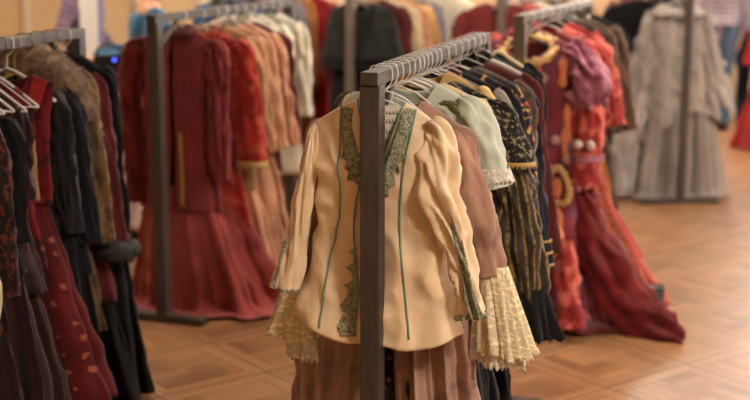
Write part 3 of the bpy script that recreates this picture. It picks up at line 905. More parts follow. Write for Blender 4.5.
# A6 grey taupe coat
def plain_coat(rack, t, mat, label, what, hang, zs=1.375, zb=.55, hs=.21, hb=.23, seed=0, sl=.52, smat=None, cat='coat', name='coat', lapel=None, skirtmat=None, skz=.08, turn=0.0, dx=0.0, r0=.058, r1=.05, out=.05, h1=.30, hd=.04, btn=None, group=None, un=.36, nf=.10, lout=None, hz=None, drop=.06):
    r = garment(rack, t, name, cat, label, what, hang, zs=hz or zs, turn=turn, dx=dx, group=group)
    sh, o = bodice(r, mat, zs, zb, hs, hb, None, hd, seed=seed, un=un, nf=nf)
    A = arms(r, smat or mat, hs, zs, drop, sl, r0, r1, out, seed=seed + 2, lout=lout)
    if lapel:
        for sd in (-1, 1):
            def i_(k, sd=sd): return (sd * (un - (un - .03) * k), .006)
            def o_(k, sd=sd): return (sd * (un + .10 - (un + .05) * k), .07 + .16 * math.sin(k * PI) ** .8)
            sh.strip('lapel', lapel, r, i_, o_, 30, 6, .005)
    if btn:
        buttons(sh, r, btn, .02, .3, .85, 5)
    if skirtmat:
        skirt(r, skirtmat, zb + .08, skz, hb * .9, h1, .04, .10, seed=seed + 4)
    return r, sh, A
plain_coat(RA, .66, M['grey_taupe'], 'grey-taupe wool coat hanging mid rail on the front rack', 'grey-taupe wool coat', 'wire', zb=.45, seed=71, hs=.205, out=.05, lout=-.03)
r, sh, A = plain_coat(RA, .76, M['black'], 'black jacket with tan collar and orange piping on the front rack', 'black jacket with tan collar', 'clear', zb=.6, seed=74, hs=.21, lout=-.03, lapel=M['gold_cloth'], skirtmat=M['black'])
plain_coat(RA, .86, M['redflower'], 'dark dress sprigged with red and gold flowers on the front rack', 'red-flowered dark dress', 'wire', zb=.85, seed=77, hs=.215, lout=-.03, cat='dress', name='flowered_dress', skirtmat=M['redflower'], skz=.50, h1=.22, sl=.32)
plain_coat(RA, .96, M['dkbrown'], 'dark brown plush coat with fuzzy shoulders on the front rack', 'dark brown plush coat', 'wire', zb=.40, seed=81, hs=.215, r0=.062, out=.05, lout=-.04)
r, sh, A = plain_coat(RA, 1.06, M['navy'], 'navy uniform coat with three gold braid rings on its cuff', 'navy uniform coat', 'wire', zb=.35, seed=84, hs=.205, hb=.23, sl=.64, out=.085, lout=-.05, zs=1.36, lapel=M['redsatin'], r0=.06, r1=.052)
for s_, e, sd in A:
    for k in range(3):
        z = e[2] + .02 + k * .042; x = e[0] - (sd * .0045 if sd > 0 else 0) * k
        ring = [(x + .0555 * math.cos(w), e[1] + .031 * math.sin(w), z + .006 * math.cos(w)) for w in [2 * PI * q / 30 for q in range(31)]]
        wire('gold_braid', [Vector(q) for q in ring], .0048, M['gold'], s_, 6)
plain_coat(RA, 1.16, M['maroon'], 'maroon cloth coat behind the navy uniform coat', 'maroon cloth coat', 'wire', zb=.33, seed=88, hs=.205, sl=.62, out=.10, hb=.25, lout=-.05)
r, sh, A = plain_coat(RA, 1.26, M['black'], 'black jacket with red and white striped collar far along the front rack', 'striped-collar black jacket', 'wire', zb=.62, seed=91, hs=.20, zs=1.385, lout=-.05)
for k, (mt, z) in enumerate(((M['white'], .0), (M['redsatin'], .016), (M['white'], .032))):
    sh.strip('collar_stripe', mt, r, lambda q, z=z: (-.95 + 1.9 * q, .012 + z * 1.6), lambda q, z=z: (-.95 + 1.9 * q, .012 + z * 1.6 + .02), 40, 2, .005)
r, sh, A = plain_coat(RA, 1.34, M['black'], 'black cape with cream edged collar at the far end of the front rack', 'cream-edged black cape', 'wire', zb=.7, seed=94, hs=.185, zs=1.40, lout=-.05)
sh.cord('cream_edging', M['ecru'], r, [(-.98, .02), (-.7, .015), (-.4, .01), (0, .1), (.4, .01), (.7, .015), (.98, .02)], .009, .004, 50)
# a golden tan blouse peeping between
r, sh, A = plain_coat(RA, .60, M['gold_cloth'], 'golden tan satin blouse with high shoulders on the front rack', 'golden tan satin blouse', 'wire', zb=.8, seed=97, hs=.17, zs=1.395, cat='blouse', name='satin_blouse', sl=.4)
# spare hangers on the front rail
for k, t in enumerate((.14, .27, .39, .49)):
    hanger(RA, t, 1.375, 'nothing', 'wire', w=.17)['label'] = 'bare white wire hanger %s' % ('between the cream jacket and mauve-brown dress', 'just before the pale mint blouse', 'between the pale mint blouse and ecru dress', 'between the ecru dress and black lace dress')[k]

# ------------------------------------------------------------------ RACK B: left rack
RB = Rack((-1.165, 5.09), (-1.537, 3.69), 'dark clothes rack at left loaded with dark red and black garments', braces=(True, True))
RB.rz_g = None
class View:            # same rail, garments facing the photographer's end
    def __init__(s, R): s.R = R; s.rz = R.rz + PI
    def at(s, t, dx=0.0): return s.R.at(t, -dx)
VB = View(RB)
r, sh, A = plain_coat(VB, .10, M['black'], 'long black coat nearest the end post of the left rack', 'long black coat', 'black', zs=1.36, zb=.62, seed=101, hs=.165, sl=.62, out=.045, r0=.045, r1=.042, skirtmat=M['blackvel'], skz=.02, h1=.31)
r, sh, A = plain_coat(VB, .19, M['maroon'], 'dark maroon coat with black fur cuffs on the left rack', 'maroon coat with fur cuffs', 'dark', zs=1.35, zb=.42, seed=104, hs=.165, sl=.68, out=.085, r0=.045, r1=.042)
for s_, e, sd in A:
    tuft_roll('fur_cuff', M['furdark'], s_, [(e[0] + .05 * math.cos(w), e[1] + .035 * math.sin(w), e[2] + .02) for w in [2 * PI * q / 10 for q in range(11)]], .032, 5, 120, .022)
skirt(r, M['blackvel'], .50, .03, .18, .31, .05, .12, seed=106, n=9, amp=.02)
r, sh, A = plain_coat(VB, .29, M['tanbrown'], 'tan-brown coat with shaggy tan fur collar on the left rack', 'fur-collared tan coat', 'blue', zs=1.36, zb=.33, seed=108, hs=.17, sl=.62, out=.07, hb=.22, r0=.05, r1=.045)
tuft_roll('fur_collar', M['furtan'], r, [(-.19, -.015, 1.27), (-.13, -.03, 1.32), (-.03, -.045, 1.345), (.06, -.06, 1.33), (.12, -.06, 1.285), (.165, -.05, 1.22), (.172, -.045, 1.15)], .062, 3, 520, .032)
tuft_roll('fur_front', M['furtan'], r, [(.10, -.075, 1.27), (.13, -.075, 1.10), (.145, -.08, .95), (.16, -.085, .75), (.17, -.09, .5)], .028, 6, 200, .022)
r, sh, A = plain_coat(VB, .39, M['bluecharcoal'], 'blue-charcoal wool coat beside the fur-collared coat', 'blue-charcoal wool coat', 'dark', zs=1.32, zb=.58, seed=112, hs=.165, sl=.56, out=.07, r0=.05, r1=.044, h1=.27, skirtmat=M['black'])
r, sh, A = plain_coat(VB, .47, M['charcoal'], 'charcoal grey tailcoat between the blue-charcoal coat and red dress', 'charcoal grey tailcoat', 'yellow', zs=1.315, zb=.75, seed=115, hs=.16, sl=.5, out=.045, r0=.048, r1=.042, h1=.27, skirtmat=M['black'])
# red sprigged dress
r = garment(VB, .57, 'red_dress', 'dress', 'dark red dress with gold sprigs and wide skirt on the left rack', 'gold-sprigged red dress', 'dark', zs=1.35)
sh, o = bodice(r, M['redbroc'], 1.335, .88, .205, .175, .185, .046, seed=121, un=.62, nf=.09, np_=3, drop=.03)
for sd in (-1, 1):
    sh.strip('shoulder_strap', M['scarlet'], r, lambda q, sd=sd: (sd * (.66 - .05 * q), .004 + .25 * q), lambda q, sd=sd: (sd * (.92 - .1 * q), .004 + .25 * q), 30, 5, .006)
    tuft = sleeve('ribbon', M['tan'], r, [(sd * .13, -.055, 1.20, .01, .004), (sd * .145, -.062, 1.1, .012, .004), (sd * .15, -.066, .98, .012, .004), (sd * .16, -.07, .9, .008, .003)], 4, .004, 20, 12)
skirt(r, M['redfloral'], .90, .17, .15, .34, .045, .12, seed=123, n=6, amp=.022, px=.05)
# wine jacket with satin peplum
r = garment(VB, .72, 'peplum_jacket', 'jacket', 'dark wine satin jacket with flared peplum on the left rack', 'wine satin jacket', 'clear', zs=1.33)
sh, o = bodice(r, M['wine'], 1.285, .60, .165, .225, .145, .045, seed=131, hdb=.09, un=.5, nf=.1, gap=lambda v: .02)
arms(r, M['wine'], .165, 1.285, .06, .30, .036, .04, .0, seed=133)
skirt(r, M['darkred'], .66, .1, .17, .32, .045, .11, seed=134, n=8, amp=.02)
r = garment(VB, .64, 'brocade_vest', 'vest', 'red brocade vest between the wine satin jacket and sprigged dress', 'red brocade vest', 'clear', zs=1.335)
bodice(r, M['redbroc'], 1.30, .66, .17, .2, .15, .035, seed=137, un=.55, nf=.2, np_=1.2)
r, sh, A = plain_coat(VB, .86, M['black'], 'black velvet bodice with dark red skirt nearer along the left rack', 'black velvet bodice', 'clear', zs=1.27, hz=1.34, zb=.7, seed=141, hs=.19, sl=.4, skirtmat=M['darkred'], out=.02)
r, sh, A = plain_coat(VB, .98, M['rust'], 'rust and black brocade coat at the left picture edge', 'rust and black brocade coat', 'wire', zs=1.27, hz=1.34, zb=.5, seed=144, hs=.2, sl=.55, out=.03, skirtmat=M['darkred'])
r, sh, A = plain_coat(VB, 1.10, M['ecru'], 'ecru linen shirt with only its sleeve showing at the left edge', 'ecru linen shirt', 'wire', zs=1.28, hz=1.34, zb=.6, seed=147, hs=.2, sl=.66, out=.03, cat='shirt', name='linen_shirt')
for k, (t, kd) in enumerate(((.52, 'clear'), (.68, 'wire'), (.80, 'clear'), (.92, 'wire'))):
    hanger(VB, t, 1.34, 'x', kd, w=.18)['label'] = 'bare %s hanger on the left rack %s' % ('pale plastic' if kd == 'clear' else 'white wire', ('next to the charcoal grey tailcoat', 'next to the red brocade vest', 'next to the black velvet bodice', 'next to the rust and black brocade coat')[k])

# ------------------------------------------------------------------ RACK C: red garments
RC = Rack((-1.005, 5.97), (-.48, 7.33), 'dark clothes rack at centre left, post before the brick-red jacket', foot=.22)
r = garment(RC, .24, 'long_jacket', 'jacket', 'brick-red long jacket over a trailing rose-red skirt on the centre-left rack', 'brick-red long jacket', 'wire', zs=1.375, dx=-.03)
prof = [(0, .20, .045), (.1, .195, .055), (.3, .17, .062), (.55, .175, .065), (1, .215, .085)]
JC = Shell(1.375, .50, prof, un=.36, neck=(.05, .02, 2), drop=.06, folds=((6, .012, 1, 0, .4), (11, .006, 1, 0, -.4)), wr=.008, seed=151, gap=lambda v: .02 + .03 * v)
JC.build('jacket_body', M['burgundy'], r, 110, 50)
tuft_roll('collar', M['maroon'], r, [(-.09, -.03, 1.355), (-.05, -.06, 1.35), (0, -.07, 1.34), (.05, -.06, 1.35), (.09, -.03, 1.355), (.06, .03, 1.37), (-.06, .03, 1.37)], .022, 2, 60, .012)
for sd in (-1, 1):
    JC.strip('gold_trim', M['gold'], r, lambda q, sd=sd: (sd * .20, .55 + .42 * q), lambda q, sd=sd: (sd * .30, .55 + .42 * q), 40, 4, .004)
for sd, P in ((-1, [(-.19, 0, 1.31, .01, .01), (-.215, 0, 1.28, .05, .04), (-.24, 0, 1.18, .06, .04), (-.26, 0, 1.02, .06, .04), (-.25, -.01, .86, .060, .036), (-.235, -.01, .70, .060, .036), (-.225, -.01, .52, .058, .036)]),
              (1, [(.19, 0, 1.31, .01, .01), (.21, 0, 1.28, .05, .035), (.225, -.005, 1.18, .056, .036), (.232, -.02, 1.02, .054, .036), (.236, -.03, .86, .052, .034), (.24, -.03, .66, .05, .034)])):
    sleeve('sleeve', M['burgundy'], r, P, 153 + sd, .02, 50, 36)
SC, so = skirt(r, M['burgundy_skirt'], .62, -.05, .17, .37, .05, .13, seed=157, n=8, amp=.026, floor=True, px=.07, py=.03, hem=.03, cols=160)
r = garment(RC, .42, 'brocade_coat', 'coat', 'vermilion red-orange brocade coat with gold-edged cuff beside the brick-red jacket', 'vermilion brocade coat', 'wire', zs=1.36)
sh, o = bodice(r, M['vermilion'], 1.36, .35, .21, .26, .18, .05, seed=161, un=.4, nf=.06)
for s_, e, sd in arms(r, M['vermilion'], .22, 1.36, .06, .60, .075, .085, .06, seed=163, wr=.016):
    flounce('gold_edge', M['gold'], s_, (e[0], e[1]), e[2] + .03, e[2] - .002, .086, .088, nf=5, amp=.001, ruffle=0, rows=4, flat=.7)
tuft_roll('collar', M['vermilion2'], r, [(-.1, -.03, 1.34), (0, -.07, 1.30), (.1, -.03, 1.34)], .028, 2, 60, .012)
skirt(r, M['burgundy_skirt'], .5, .0, .2, .40, .06, .2, seed=166, n=8, amp=.03, floor=True, px=.08, py=.05)
for (t, mt, lb, wh, zb, skm, sd_, hs_, ou) in (
        (.56, 'tan', 'tan long-sleeved dress behind the vermilion brocade coat', 'tan long-sleeved dress', .55, 'peach', 171, .21, .09),
        (.66, 'peach', 'peach satin gown with gold-brown hem behind the tan dress', 'peach satin gown', .75, 'peach', 175, .22, .10),
        (.76, 'peach2', 'apricot patterned gown next to the white blouses', 'apricot patterned gown', .7, 'peach2', 179, .23, .10),
        (.86, 'maroon', 'narrow maroon tunic peeping beside the white blouses', 'narrow maroon tunic', .6, None, 183, .22, .08)):
    plain_coat(RC, t, M[mt], lb, wh, 'wire', zs=1.37, zb=zb, seed=sd_, hs=hs_, sl=.56, out=ou, skirtmat=M[skm] if skm else None, skz=.03, cat='dress', name='long_dress', h1=.36)
for (t, mt, lb, wh, zb, sd_, hs_, sl_, rr, ou) in (
        (.97, 'white', 'white cotton blouse with long hanging sleeve on the centre-left rack', 'white cotton blouse', .6, 187, .24, .55, .08, .05),
        (1.08, 'creamwhite', 'cream-white blouse with very full puff sleeve', 'puff-sleeved cream blouse', .7, 191, .25, .26, .11, .09),
        (1.19, 'sage', 'sage-trimmed green blouse behind the white blouses', 'sage green blouse', .7, 195, .22, .4, .07, .06),
        (1.29, 'creamwhite', 'cream-white chemise at the far end of the centre-left rack', 'far cream-white chemise', .5, 199, .27, .5, .085, .12)):
    plain_coat(RC, t, M[mt], lb, wh, 'wire', zs=1.39, zb=zb, seed=sd_, hs=hs_ * .76, sl=sl_, r0=rr * .75, r1=rr * .6, out=ou * .3, dx=-.07, cat='blouse', name='blouse', skirtmat=None)

# ------------------------------------------------------------------ RACK D: costume rack
RD = Rack((.662, 5.95), (1.19, 7.33), 'grey-brown clothes rack at centre right before the wine pompom costume', 'rack_light', foot=.2)
r = garment(RD, .13, 'pompom_costume', 'costume', 'wine and plum stage costume with gold ruff, pink pompoms and plum puff sleeves', 'wine pompom costume', 'black', zs=1.335, hw=.22, dx=.012)
prof = [(0, .21, .06), (.1, .21, .085), (.35, .20, .10), (.6, .23, .11), (1, .30, .16)]
SD = Shell(1.335, .30, prof, un=.62, neck=(.09, .02, 2.4), drop=.03, folds=((6, .014, 1, 0, .5), (11, .008, 1, 0, 0)), wr=.01, seed=201)
SD.build('bodice', M['magenta'], r, 110, 46)
collar(r, M['goldruff'], 1.272, .105, .085, .03, 'gold_ruff', 2, .014, .035, 140, 17, y=-.03, tilt=.05)
wire('ruff_roll', [Vector((.118 * math.cos(a), -.03 + .096 * math.sin(a), 1.278 + .05 * math.sin(a))) for a in [2 * PI * q / 48 for q in range(49)]], [.019 * (1 + .3 * math.sin(q * 1.9)) for q in range(49)], M['goldruff'], r, 10)
for (u, v) in ((.42, .12), (.30, .19), (.30, .26), (.40, .42), (.70, .44), (-.3, .12), (-.25, .30), (.55, .56), (.12, .66), (.86, .52)):
    p = SD.P(u, v, -1, .014); ball('pompom', p, .023, M['pom'], r, 14, (1, .8, 1), .25, u * 9)
for sd in (-1, 1):
    s_ = sleeve('puff_sleeve', M['plum'], r, [(sd * .19, -.01, 1.31, .02, .02), (sd * .235, -.03, 1.275, .055, .05), (sd * .275, -.045, 1.20, .082, .07), (sd * .295, -.05, 1.11, .085, .07), (sd * .295, -.05, 1.03, .06, .05)], 203 + sd, .042, 50, 48, folds=.006, nf=8)
    s2 = sleeve('lower_sleeve', M['coral'], r, [(sd * .30, -.04, 1.07, .055, .05), (sd * .305, -.05, .98, .066, .055), (sd * .30, -.055, .86, .066, .055), (sd * .295, -.06, .76, .07, .055), (sd * .295, -.06, .68, .075, .06)], 206 + sd, .014, 34, 30)
    flounce('cuff_band', M['plum'], s2, (sd * .296, -.058), .82, .785, .078, .078, nf=5, amp=.001, ruffle=0, rows=4, flat=.8)
    for q in (-1, 1):
        ball('cuff_pompom', (sd * .296 + q * .028, -.125, .87), .022, M['pomw'], s2, 14, (1, .8, 1), .25, q)
# felt leaf-shaped tabs hanging down the front
for (u, v0, v1, w) in ((.80, .06, .20, .022), (.90, .26, .44, .018), (.84, .38, .54, .016), (-.6, .3, .5, .018), (.66, .74, .90, .026)):
    pts = [(SD.P(u, v0 + (v1 - v0) * q, -1, .016), w * k) for q, k in ((0, .3), (.25, 1), (.6, .7), (.85, 1.0), (1, .2))]
    sleeve('felt_tab', M['skinny'], r, [(p.x, p.y, p.z, k, .007) for p, k in pts], 7, .003, 24, 16)
# gold oval ornament with red centre
c0 = SD.P(.70, .64, -1, .03)
for w_, rad, mt in ((1.0, .016, M['goldruff']),):
    ring = [Vector((c0.x + .055 * math.cos(a), c0.y - .008 * math.sin(a), c0.z + .085 * math.sin(a) - .03 * abs(math.cos(a)))) for a in [2 * PI * q / 40 for q in range(41)]]
    wire('gold_ring', ring, [rad * (1 + .25 * math.sin(q * 2.3)) for q in range(41)], mt, r, 10)
ball('ring_centre', (c0.x, c0.y + .008, c0.z - .015), .04, M['skinny'], r, 16, (.6, .35, 1.2), .3)
S3, so = skirt(r, M['magenta'], .45, -.04, .26, .34, .12, .20, seed=209, n=9, amp=.03, floor=True, cols=150, px=.0)
c1 = SD.P(.55, .99, -1, .05)
ball('felt_knot', (c1.x + .02, c1.y - .03, .42), .05, M['skinny'], r, 18, (.7, .5, 1.3), .5, 3)
ball('felt_knot', (c1.x + .02, c1.y - .03, .30), .045, M['coral'], r, 18, (.8, .5, 1.2), .5, 8)
sleeve('plum_train', M['plum'], r, [(.05, -.2, .5, .05, .03), (.06, -.24, .3, .09, .05), (.08, -.27, .1, .12, .07), (.09, -.29, .045, .14, .05)], 12, .02, 26, 30)
sleeve('red_train', M['coral'], r, [(.24, -.22, .45, .04, .03), (.27, -.26, .25, .05, .04), (.30, -.30, .1, .06, .05), (.31, -.32, .05, .05, .045)], 15, .02, 26, 26)
# long gauze train swept to the right
r = garment(RD, .30, 'gauze_gown', 'gown', 'dark red gauze gown whose train sweeps along the floor to the right', 'dark red gauze gown', 'wire', zs=1.36)
bodice(r, M['gauze'], 1.36, .85, .21, .18, .18, .045, seed=221, un=.5)
arms(r, M['coral'], .22, 1.36, .06, .36, .075, .06, .09, seed=223, wr=.022)
skirt(r, M['gauze'], .90, -.08, .17, .34, .06, .20, seed=225, n=10, amp=.036, sharp=0, floor=True, px=.17, py=-.10, cols=190, rows=56, hem=.02, hemfn=lambda u, sd: -.02 * u)
sleeve('train', M['gauze'], r, [(.26, -.16, .62, .07, .04), (.34, -.20, .42, .10, .05), (.46, -.24, .22, .12, .06), (.60, -.29, .085, .12, .042), (.72, -.33, .03, .09, .022), (.80, -.35, .012, .03, .008)], 24, .022, 44, 40, folds=.012, nf=7)
r = garment(RD, .50, 'striped_gown', 'gown', 'red and gold striped gown with frilled hem behind the gauze gown', 'red and gold striped gown', 'clear', zs=1.37)
bodice(r, M['coral'], 1.37, .85, .23, .2, .2, .05, seed=231)
arms(r, M['coral'], .24, 1.37, .06, .42, .08, .07, .1, seed=233, wr=.016)
S4, so = skirt(r, M['redgold'], .9, .03, .18, .44, .06, .2, seed=235, n=8, amp=.026, px=.20, floor=True, cols=150)
flounce('hem_frill', M['redgold'], r, (.165, 0), .24, .012, .345, .43, seed=3, nf=13, amp=.02, ruffle=.02, flat=.46, rows=20, n=200, lean=(.05, 0))
S4.strip('lavender_panel', M['lavender'], r, lambda q: (.66, .36 + .22 * q), lambda q: (.70 + .12 * q, .36 + .22 * q), 30, 5, .012)
r, sh, A = plain_coat(RD, .66, M['scarlet'], 'scarlet jacket behind the striped gown on the centre-right rack', 'scarlet jacket', 'wire', zs=1.38, zb=.6, seed=241, hs=.205, out=.03, cat='jacket', name='jacket', skirtmat=M['maroon'])
plain_coat(RD, .80, M['dkbrown'], 'dark brown plush dress with cream skirt past the scarlet jacket', 'brown plush dress', 'wire', zs=1.39, zb=.7, seed=245, hs=.23, cat='dress', name='plush_dress', skirtmat=M['creamwhite'], out=.06)
plain_coat(RD, .95, M['brown'], 'brown velvet peasant dress far along the centre-right rack', 'brown peasant dress', 'clear', zs=1.39, zb=.7, seed=249, hs=.24, cat='dress', name='peasant_dress', skirtmat=M['ochre'], out=.1)
plain_coat(RD, 1.12, M['black'], 'black bodice with cream collar at the far end of the centre-right rack', 'cream-collared black bodice', 'black', zs=1.40, zb=.7, seed=253, hs=.23, cat='dress', name='dark_dress', skirtmat=M['dkbrown'], lapel=M['white'])
# dark shoe-like bundle under the gowns
r = tag(empty('ankle_boot', (1.33, 6.10, 0), -.9), 'black ankle boot standing on the floor under the striped gown', 'shoe')
sleeve('boot_shaft', M['leather'], r, [(0, .05, .125, .040, .045), (0, .05, .095, .044, .05), (0, .03, .06, .046, .07), (0, -.02, .036, .044, .10), (0, -.05, .016, .038, .10)], 3, .004, 24, 24)
box('sole', (0, -.02, .006), (.075, .24, .012), M['black_plastic'], r, .005)

# ------------------------------------------------------------------ RACK E: grey gown
RE = Rack((2.095, 8.74), (1.93, 10.2), 'slim dark rack at right with its post before the oatmeal gown', foot=.27, post=.046)
r = garment(RE, .30, 'oatmeal_gown', 'gown', 'oatmeal linen draped gown with wide cape sleeves on the right rack', 'oatmeal draped gown', 'clear', zs=1.345, turn=-.16, dx=.03)
prof = [(0, .20, .05), (.12, .205, .08), (.4, .24, .11), (.75, .30, .14), (1, .34, .16)]
SE = Shell(1.345, .50, prof, un=.55, neck=(.05, .02, 2), drop=.06, folds=((7, .044, .7, 0, .5), (13, .014, .7, 0, -.3)), wr=.016, seed=261, hemfn=lambda u, sd: .02 - .06 * u * u + (.10 * math.sin(2.5 * u + .3)))
SE.build('cape', M['oat'], r, 170, 60)
collar(r, M['oat'], 1.315, .125, .06, -.05, 'cape_collar', 1, .008, .07, 120, 9, y=-.01)
for sd in (-1, 1):
    sleeve('cape_sleeve', M['oat'], r, [(sd * .17, 0, 1.28, .02, .02), (sd * .19, 0, 1.2, .045, .05), (sd * .22, 0, 1.0, .07, .07), (sd * .27, 0, .8, .10, .09), (sd * .31, 0, .62, .10, .09)], 263 + sd, .03, 40, 44, folds=.016, nf=6)
skirt(r, M['oat2'], .80, -.02, .22, .36, .10, .22, seed=266, n=9, amp=.055, floor=True, cols=190, px=-.03)
sleeve('side_drape', M['oat'], r, [(-.17, -.06, 1.10, .02, .03), (-.24, -.08, .85, .05, .05), (-.32, -.09, .5, .09, .08), (-.38, -.10, .2, .11, .09), (-.39, -.10, .03, .12, .10)], 269, .025, 44, 44, folds=.02, nf=7)
r, sh, A = plain_coat(RE, .42, M['blackvel'], 'long black gown hanging left behind the oatmeal gown', 'long black gown', 'black', zs=1.37, zb=.8, seed=271, hs=.26, out=.16, skirtmat=M['blackvel'], skz=.02, h1=.46, cat='gown', name='black_gown', dx=-.12, turn=-.2)
plain_coat(RE, .75, M['brown'], 'brown velvet coat behind the black gown on the right rack', 'brown velvet coat', 'wire', zs=1.37, zb=.4, seed=275, hs=.24, out=.08)
plain_coat(RE, .95, M['maroon'], 'maroon robe at the far end of the right rack', 'far maroon robe', 'wire', zs=1.37, zb=.3, seed=279, hs=.23, out=.08)

# ------------------------------------------------------------------ RACK F: behind the front rack
RF = Rack((-.165, 8.55), (.36, 9.9), 'grey-brown clothes rack behind, its post before the green-black cape', 'rack_light', foot=.22, post=.05)
r = garment(RF, .14, 'short_cape', 'cape', 'green-black short cape over a long black skirt behind the front rack', 'green-black short cape', 'wire', zs=1.36, dx=.03)
prof = [(0, .21, .06), (.12, .225, .08), (.4, .25, .10), (1, .29, .13)]
SF = Shell(1.36, 1.0, prof, un=.4, neck=(.05, .02, 2), drop=.05, folds=((6, .016, 1, 0, .3), (11, .008, 1, 0, 0)), wr=.01, seed=281)
SF.build('cape', M['greenblack'], r, 110, 40)
flounce('cape_hem', M['black'], r, (0, 0), 1.02, .93, .285, .29, nf=7, amp=.006, ruffle=.002, flat=.45, rows=8, n=100)
skirt(r, M['black'], 1.02, .03, .2, .30, .07, .16, seed=284, n=9, amp=.02)
for (t, mt, lb, wh, hs_, zb, skm, sd_, ou) in (
        (.34, 'maroon', 'maroon gown edge behind the green-black cape', 'maroon gown', .24, .5, None, 291, .06),
        (.48, 'ecru', 'ecru ruffled dress right of the green-black cape', 'ecru ruffled dress', .25, .7, 'ecru', 295, .08),
        (.62, 'peach2', 'dusty apricot dress behind the ecru ruffled dress', 'dusty apricot dress', .25, .7, 'tan', 299, .10),
        (.78, 'gold_cloth', 'golden beige dress further along the middle rack', 'golden beige dress', .26, .7, 'gold_cloth', 303, .12),
        (.95, 'slate', 'slate grey gown far along the middle rack', 'slate grey gown', .26, .6, 'slate', 307, .12)):
    plain_coat(RF, t, M[mt], lb, wh, 'wire', zs=1.38, zb=zb, seed=sd_, hs=hs_, out=ou, skirtmat=M[skm] if skm else None, cat='dress', name='long_dress')
plain_coat(RF, 1.18, M['creamwhite'], 'cream-white full shirt at the far end of the middle rack', 'cream-white full shirt', 'wire', zs=1.39, zb=.75, seed=311, hs=.28, r0=.10, r1=.09, out=.08, cat='shirt', name='full_shirt', dx=.10)

# ------------------------------------------------------------------ RACK G: far left-centre rack
RG = Rack((-1.05, 8.75), (-.55, 10.1), 'dark clothes rack behind the white blouses', foot=.22)
for (t, mt, lb, wh, zb, sd_, hs_, ou, dx, sk) in (
        (.15, 'bluedenim', 'blue cloth dress low behind the white blouses', 'blue cloth dress', .6, 321, .2, .05, 0, 'creamwhite'),
        (.35, 'charcoal', 'charcoal jacket with rounded shoulder behind the white blouses', 'charcoal rounded jacket', .6, 325, .22, .06, 0, None),
        (.55, 'lilac', 'lilac wool coat behind the white blouses', 'lilac wool coat', .45, 329, .23, .10, 0, None),
        (.72, 'slate', 'slate grey coat beside the lilac coat', 'slate grey coat', .42, 333, .24, .09, .02, None),
        (.90, 'ochre', 'ochre brown coat between the slate coat and the scarlet gown', 'ochre brown coat', .3, 337, .21, .04, .06, None),
        (1.08, 'tan', 'tan gown beyond the ochre brown coat', 'tan gown', .5, 341, .18, .03, .0, 'tan')):
    plain_coat(RG, t, M[mt], lb, wh, 'wire', zs=1.385, zb=zb, seed=sd_, hs=hs_, sl=.62, out=ou, dx=dx, skirtmat=M[sk] if sk else None, name='coat')
plain_coat(RG, 1.24, M['scarlet'], 'scarlet gown left of the green-black cape', 'scarlet gown', 'wire', zs=1.36, zb=.9, seed=345, hs=.22, out=.06, dx=.10, skirtmat=M['scarlet'], skz=.03, h1=.30, cat='gown', name='scarlet_gown')

# ------------------------------------------------------------------ RACK H: behind the pompom costume
RH = Rack((.80, 8.3), (1.30, 9.65), 'grey-brown clothes rack behind the pompom costume', 'rack_light', foot=.22, post=.05)
for (t, mt, lb, wh, zb, sd_, sk, dx) in (
        (.12, 'burgundy', 'brick-red gown behind the pompom costume', 'rear brick-red gown', .8, 351, 'burgundy_skirt', -.05),
        (.32, 'coral', 'coral patterned gown behind the brick-red gown', 'coral patterned gown', .8, 355, 'coral', 0),
        (.55, 'creamwhite', 'cream-white petticoat dress on the rack behind the pompom costume', 'cream-white petticoat dress', .8, 359, 'white', .02),
        (.80, 'dkbrown', 'dark brown fur-like coat on the rack behind the pompom costume', 'dark fur-like coat', .4, 363, None, .05),
        (1.0, 'tanbrown', 'tan-brown suede coat on the rack behind the pompom costume', 'tan-brown suede coat', .4, 367, None, .10),
        (1.2, 'peach', 'pale peach gown at the far end behind the pompom costume', 'far pale peach gown', .8, 371, 'peach', .1)):
    plain_coat(RH, t, M[mt], lb, wh, 'wire', zs=1.375, zb=zb, seed=sd_, hs=.23, out=.10, dx=dx, skirtmat=M[sk] if sk else None, name='gown', cat='gown')

# ------------------------------------------------------------------ RACK I: far right, red gowns
RI = Rack((3.44, 10.8), (3.94, 12.1), 'dark clothes rack at the right picture edge holding red gowns', foot=.22)
plain_coat(RI, .14, M['scarlet'], 'scarlet gown trailing on the floor at the right picture edge', 'right-edge scarlet gown', 'wire', zs=1.3, zb=.8, seed=381, hs=.24, out=.10, skirtmat=M['scarlet'], skz=.0, h1=.46, cat='gown', name='scarlet_gown')
plain_coat(RI, .40, M['navy'], 'navy coat behind the right-edge scarlet gown', 'far navy coat', 'wire', zs=1.36, zb=.5, seed=385, hs=.24, out=.08)

# ------------------------------------------------------------------ people
def skin_figure(name, chains, mat, parent, sub=2):
    """one continuous body grown over a tree of joints; chains: list of lists of (x,y,z,r), first point of later chains reuses an index"""
    verts, edges, rad = [], [], []
    idx = {}
    def vid(p):
        k = tuple(round(q, 4) for q in p[:3])
        if k not in idx:
            idx[k] = len(verts); verts.append(p[:3]); rad.append(p[3])
        return idx[k]
    for ch in chains:
        ids = [vid(p) for p in ch]
        edges += [(a, b) for a, b in zip(ids, ids[1:]) if a != b]
    me = bpy.data.meshes.new(name); me.from_pydata(verts, edges, []); me.materials.append(mat)
    o = bpy.data.objects.new(name, me); link(o, parent)
    sk = o.modifiers.new('skin', 'SKIN'); sk.use_smooth_shade = True
    if not me.skin_vertices: 
        bpy.context.view_layer.objects.active = o
    layer = me.skin_vertices[0].data if me.skin_vertices else None
    if layer:
        for i, rr in enumerate(rad):
            layer[i].radius = rr if isinstance(rr, tuple) else (rr, rr)
            layer[i].use_root = (i == 0)
    ss = o.modifiers.new('smooth', 'SUBSURF'); ss.levels = sub; ss.render_levels = sub
    return o

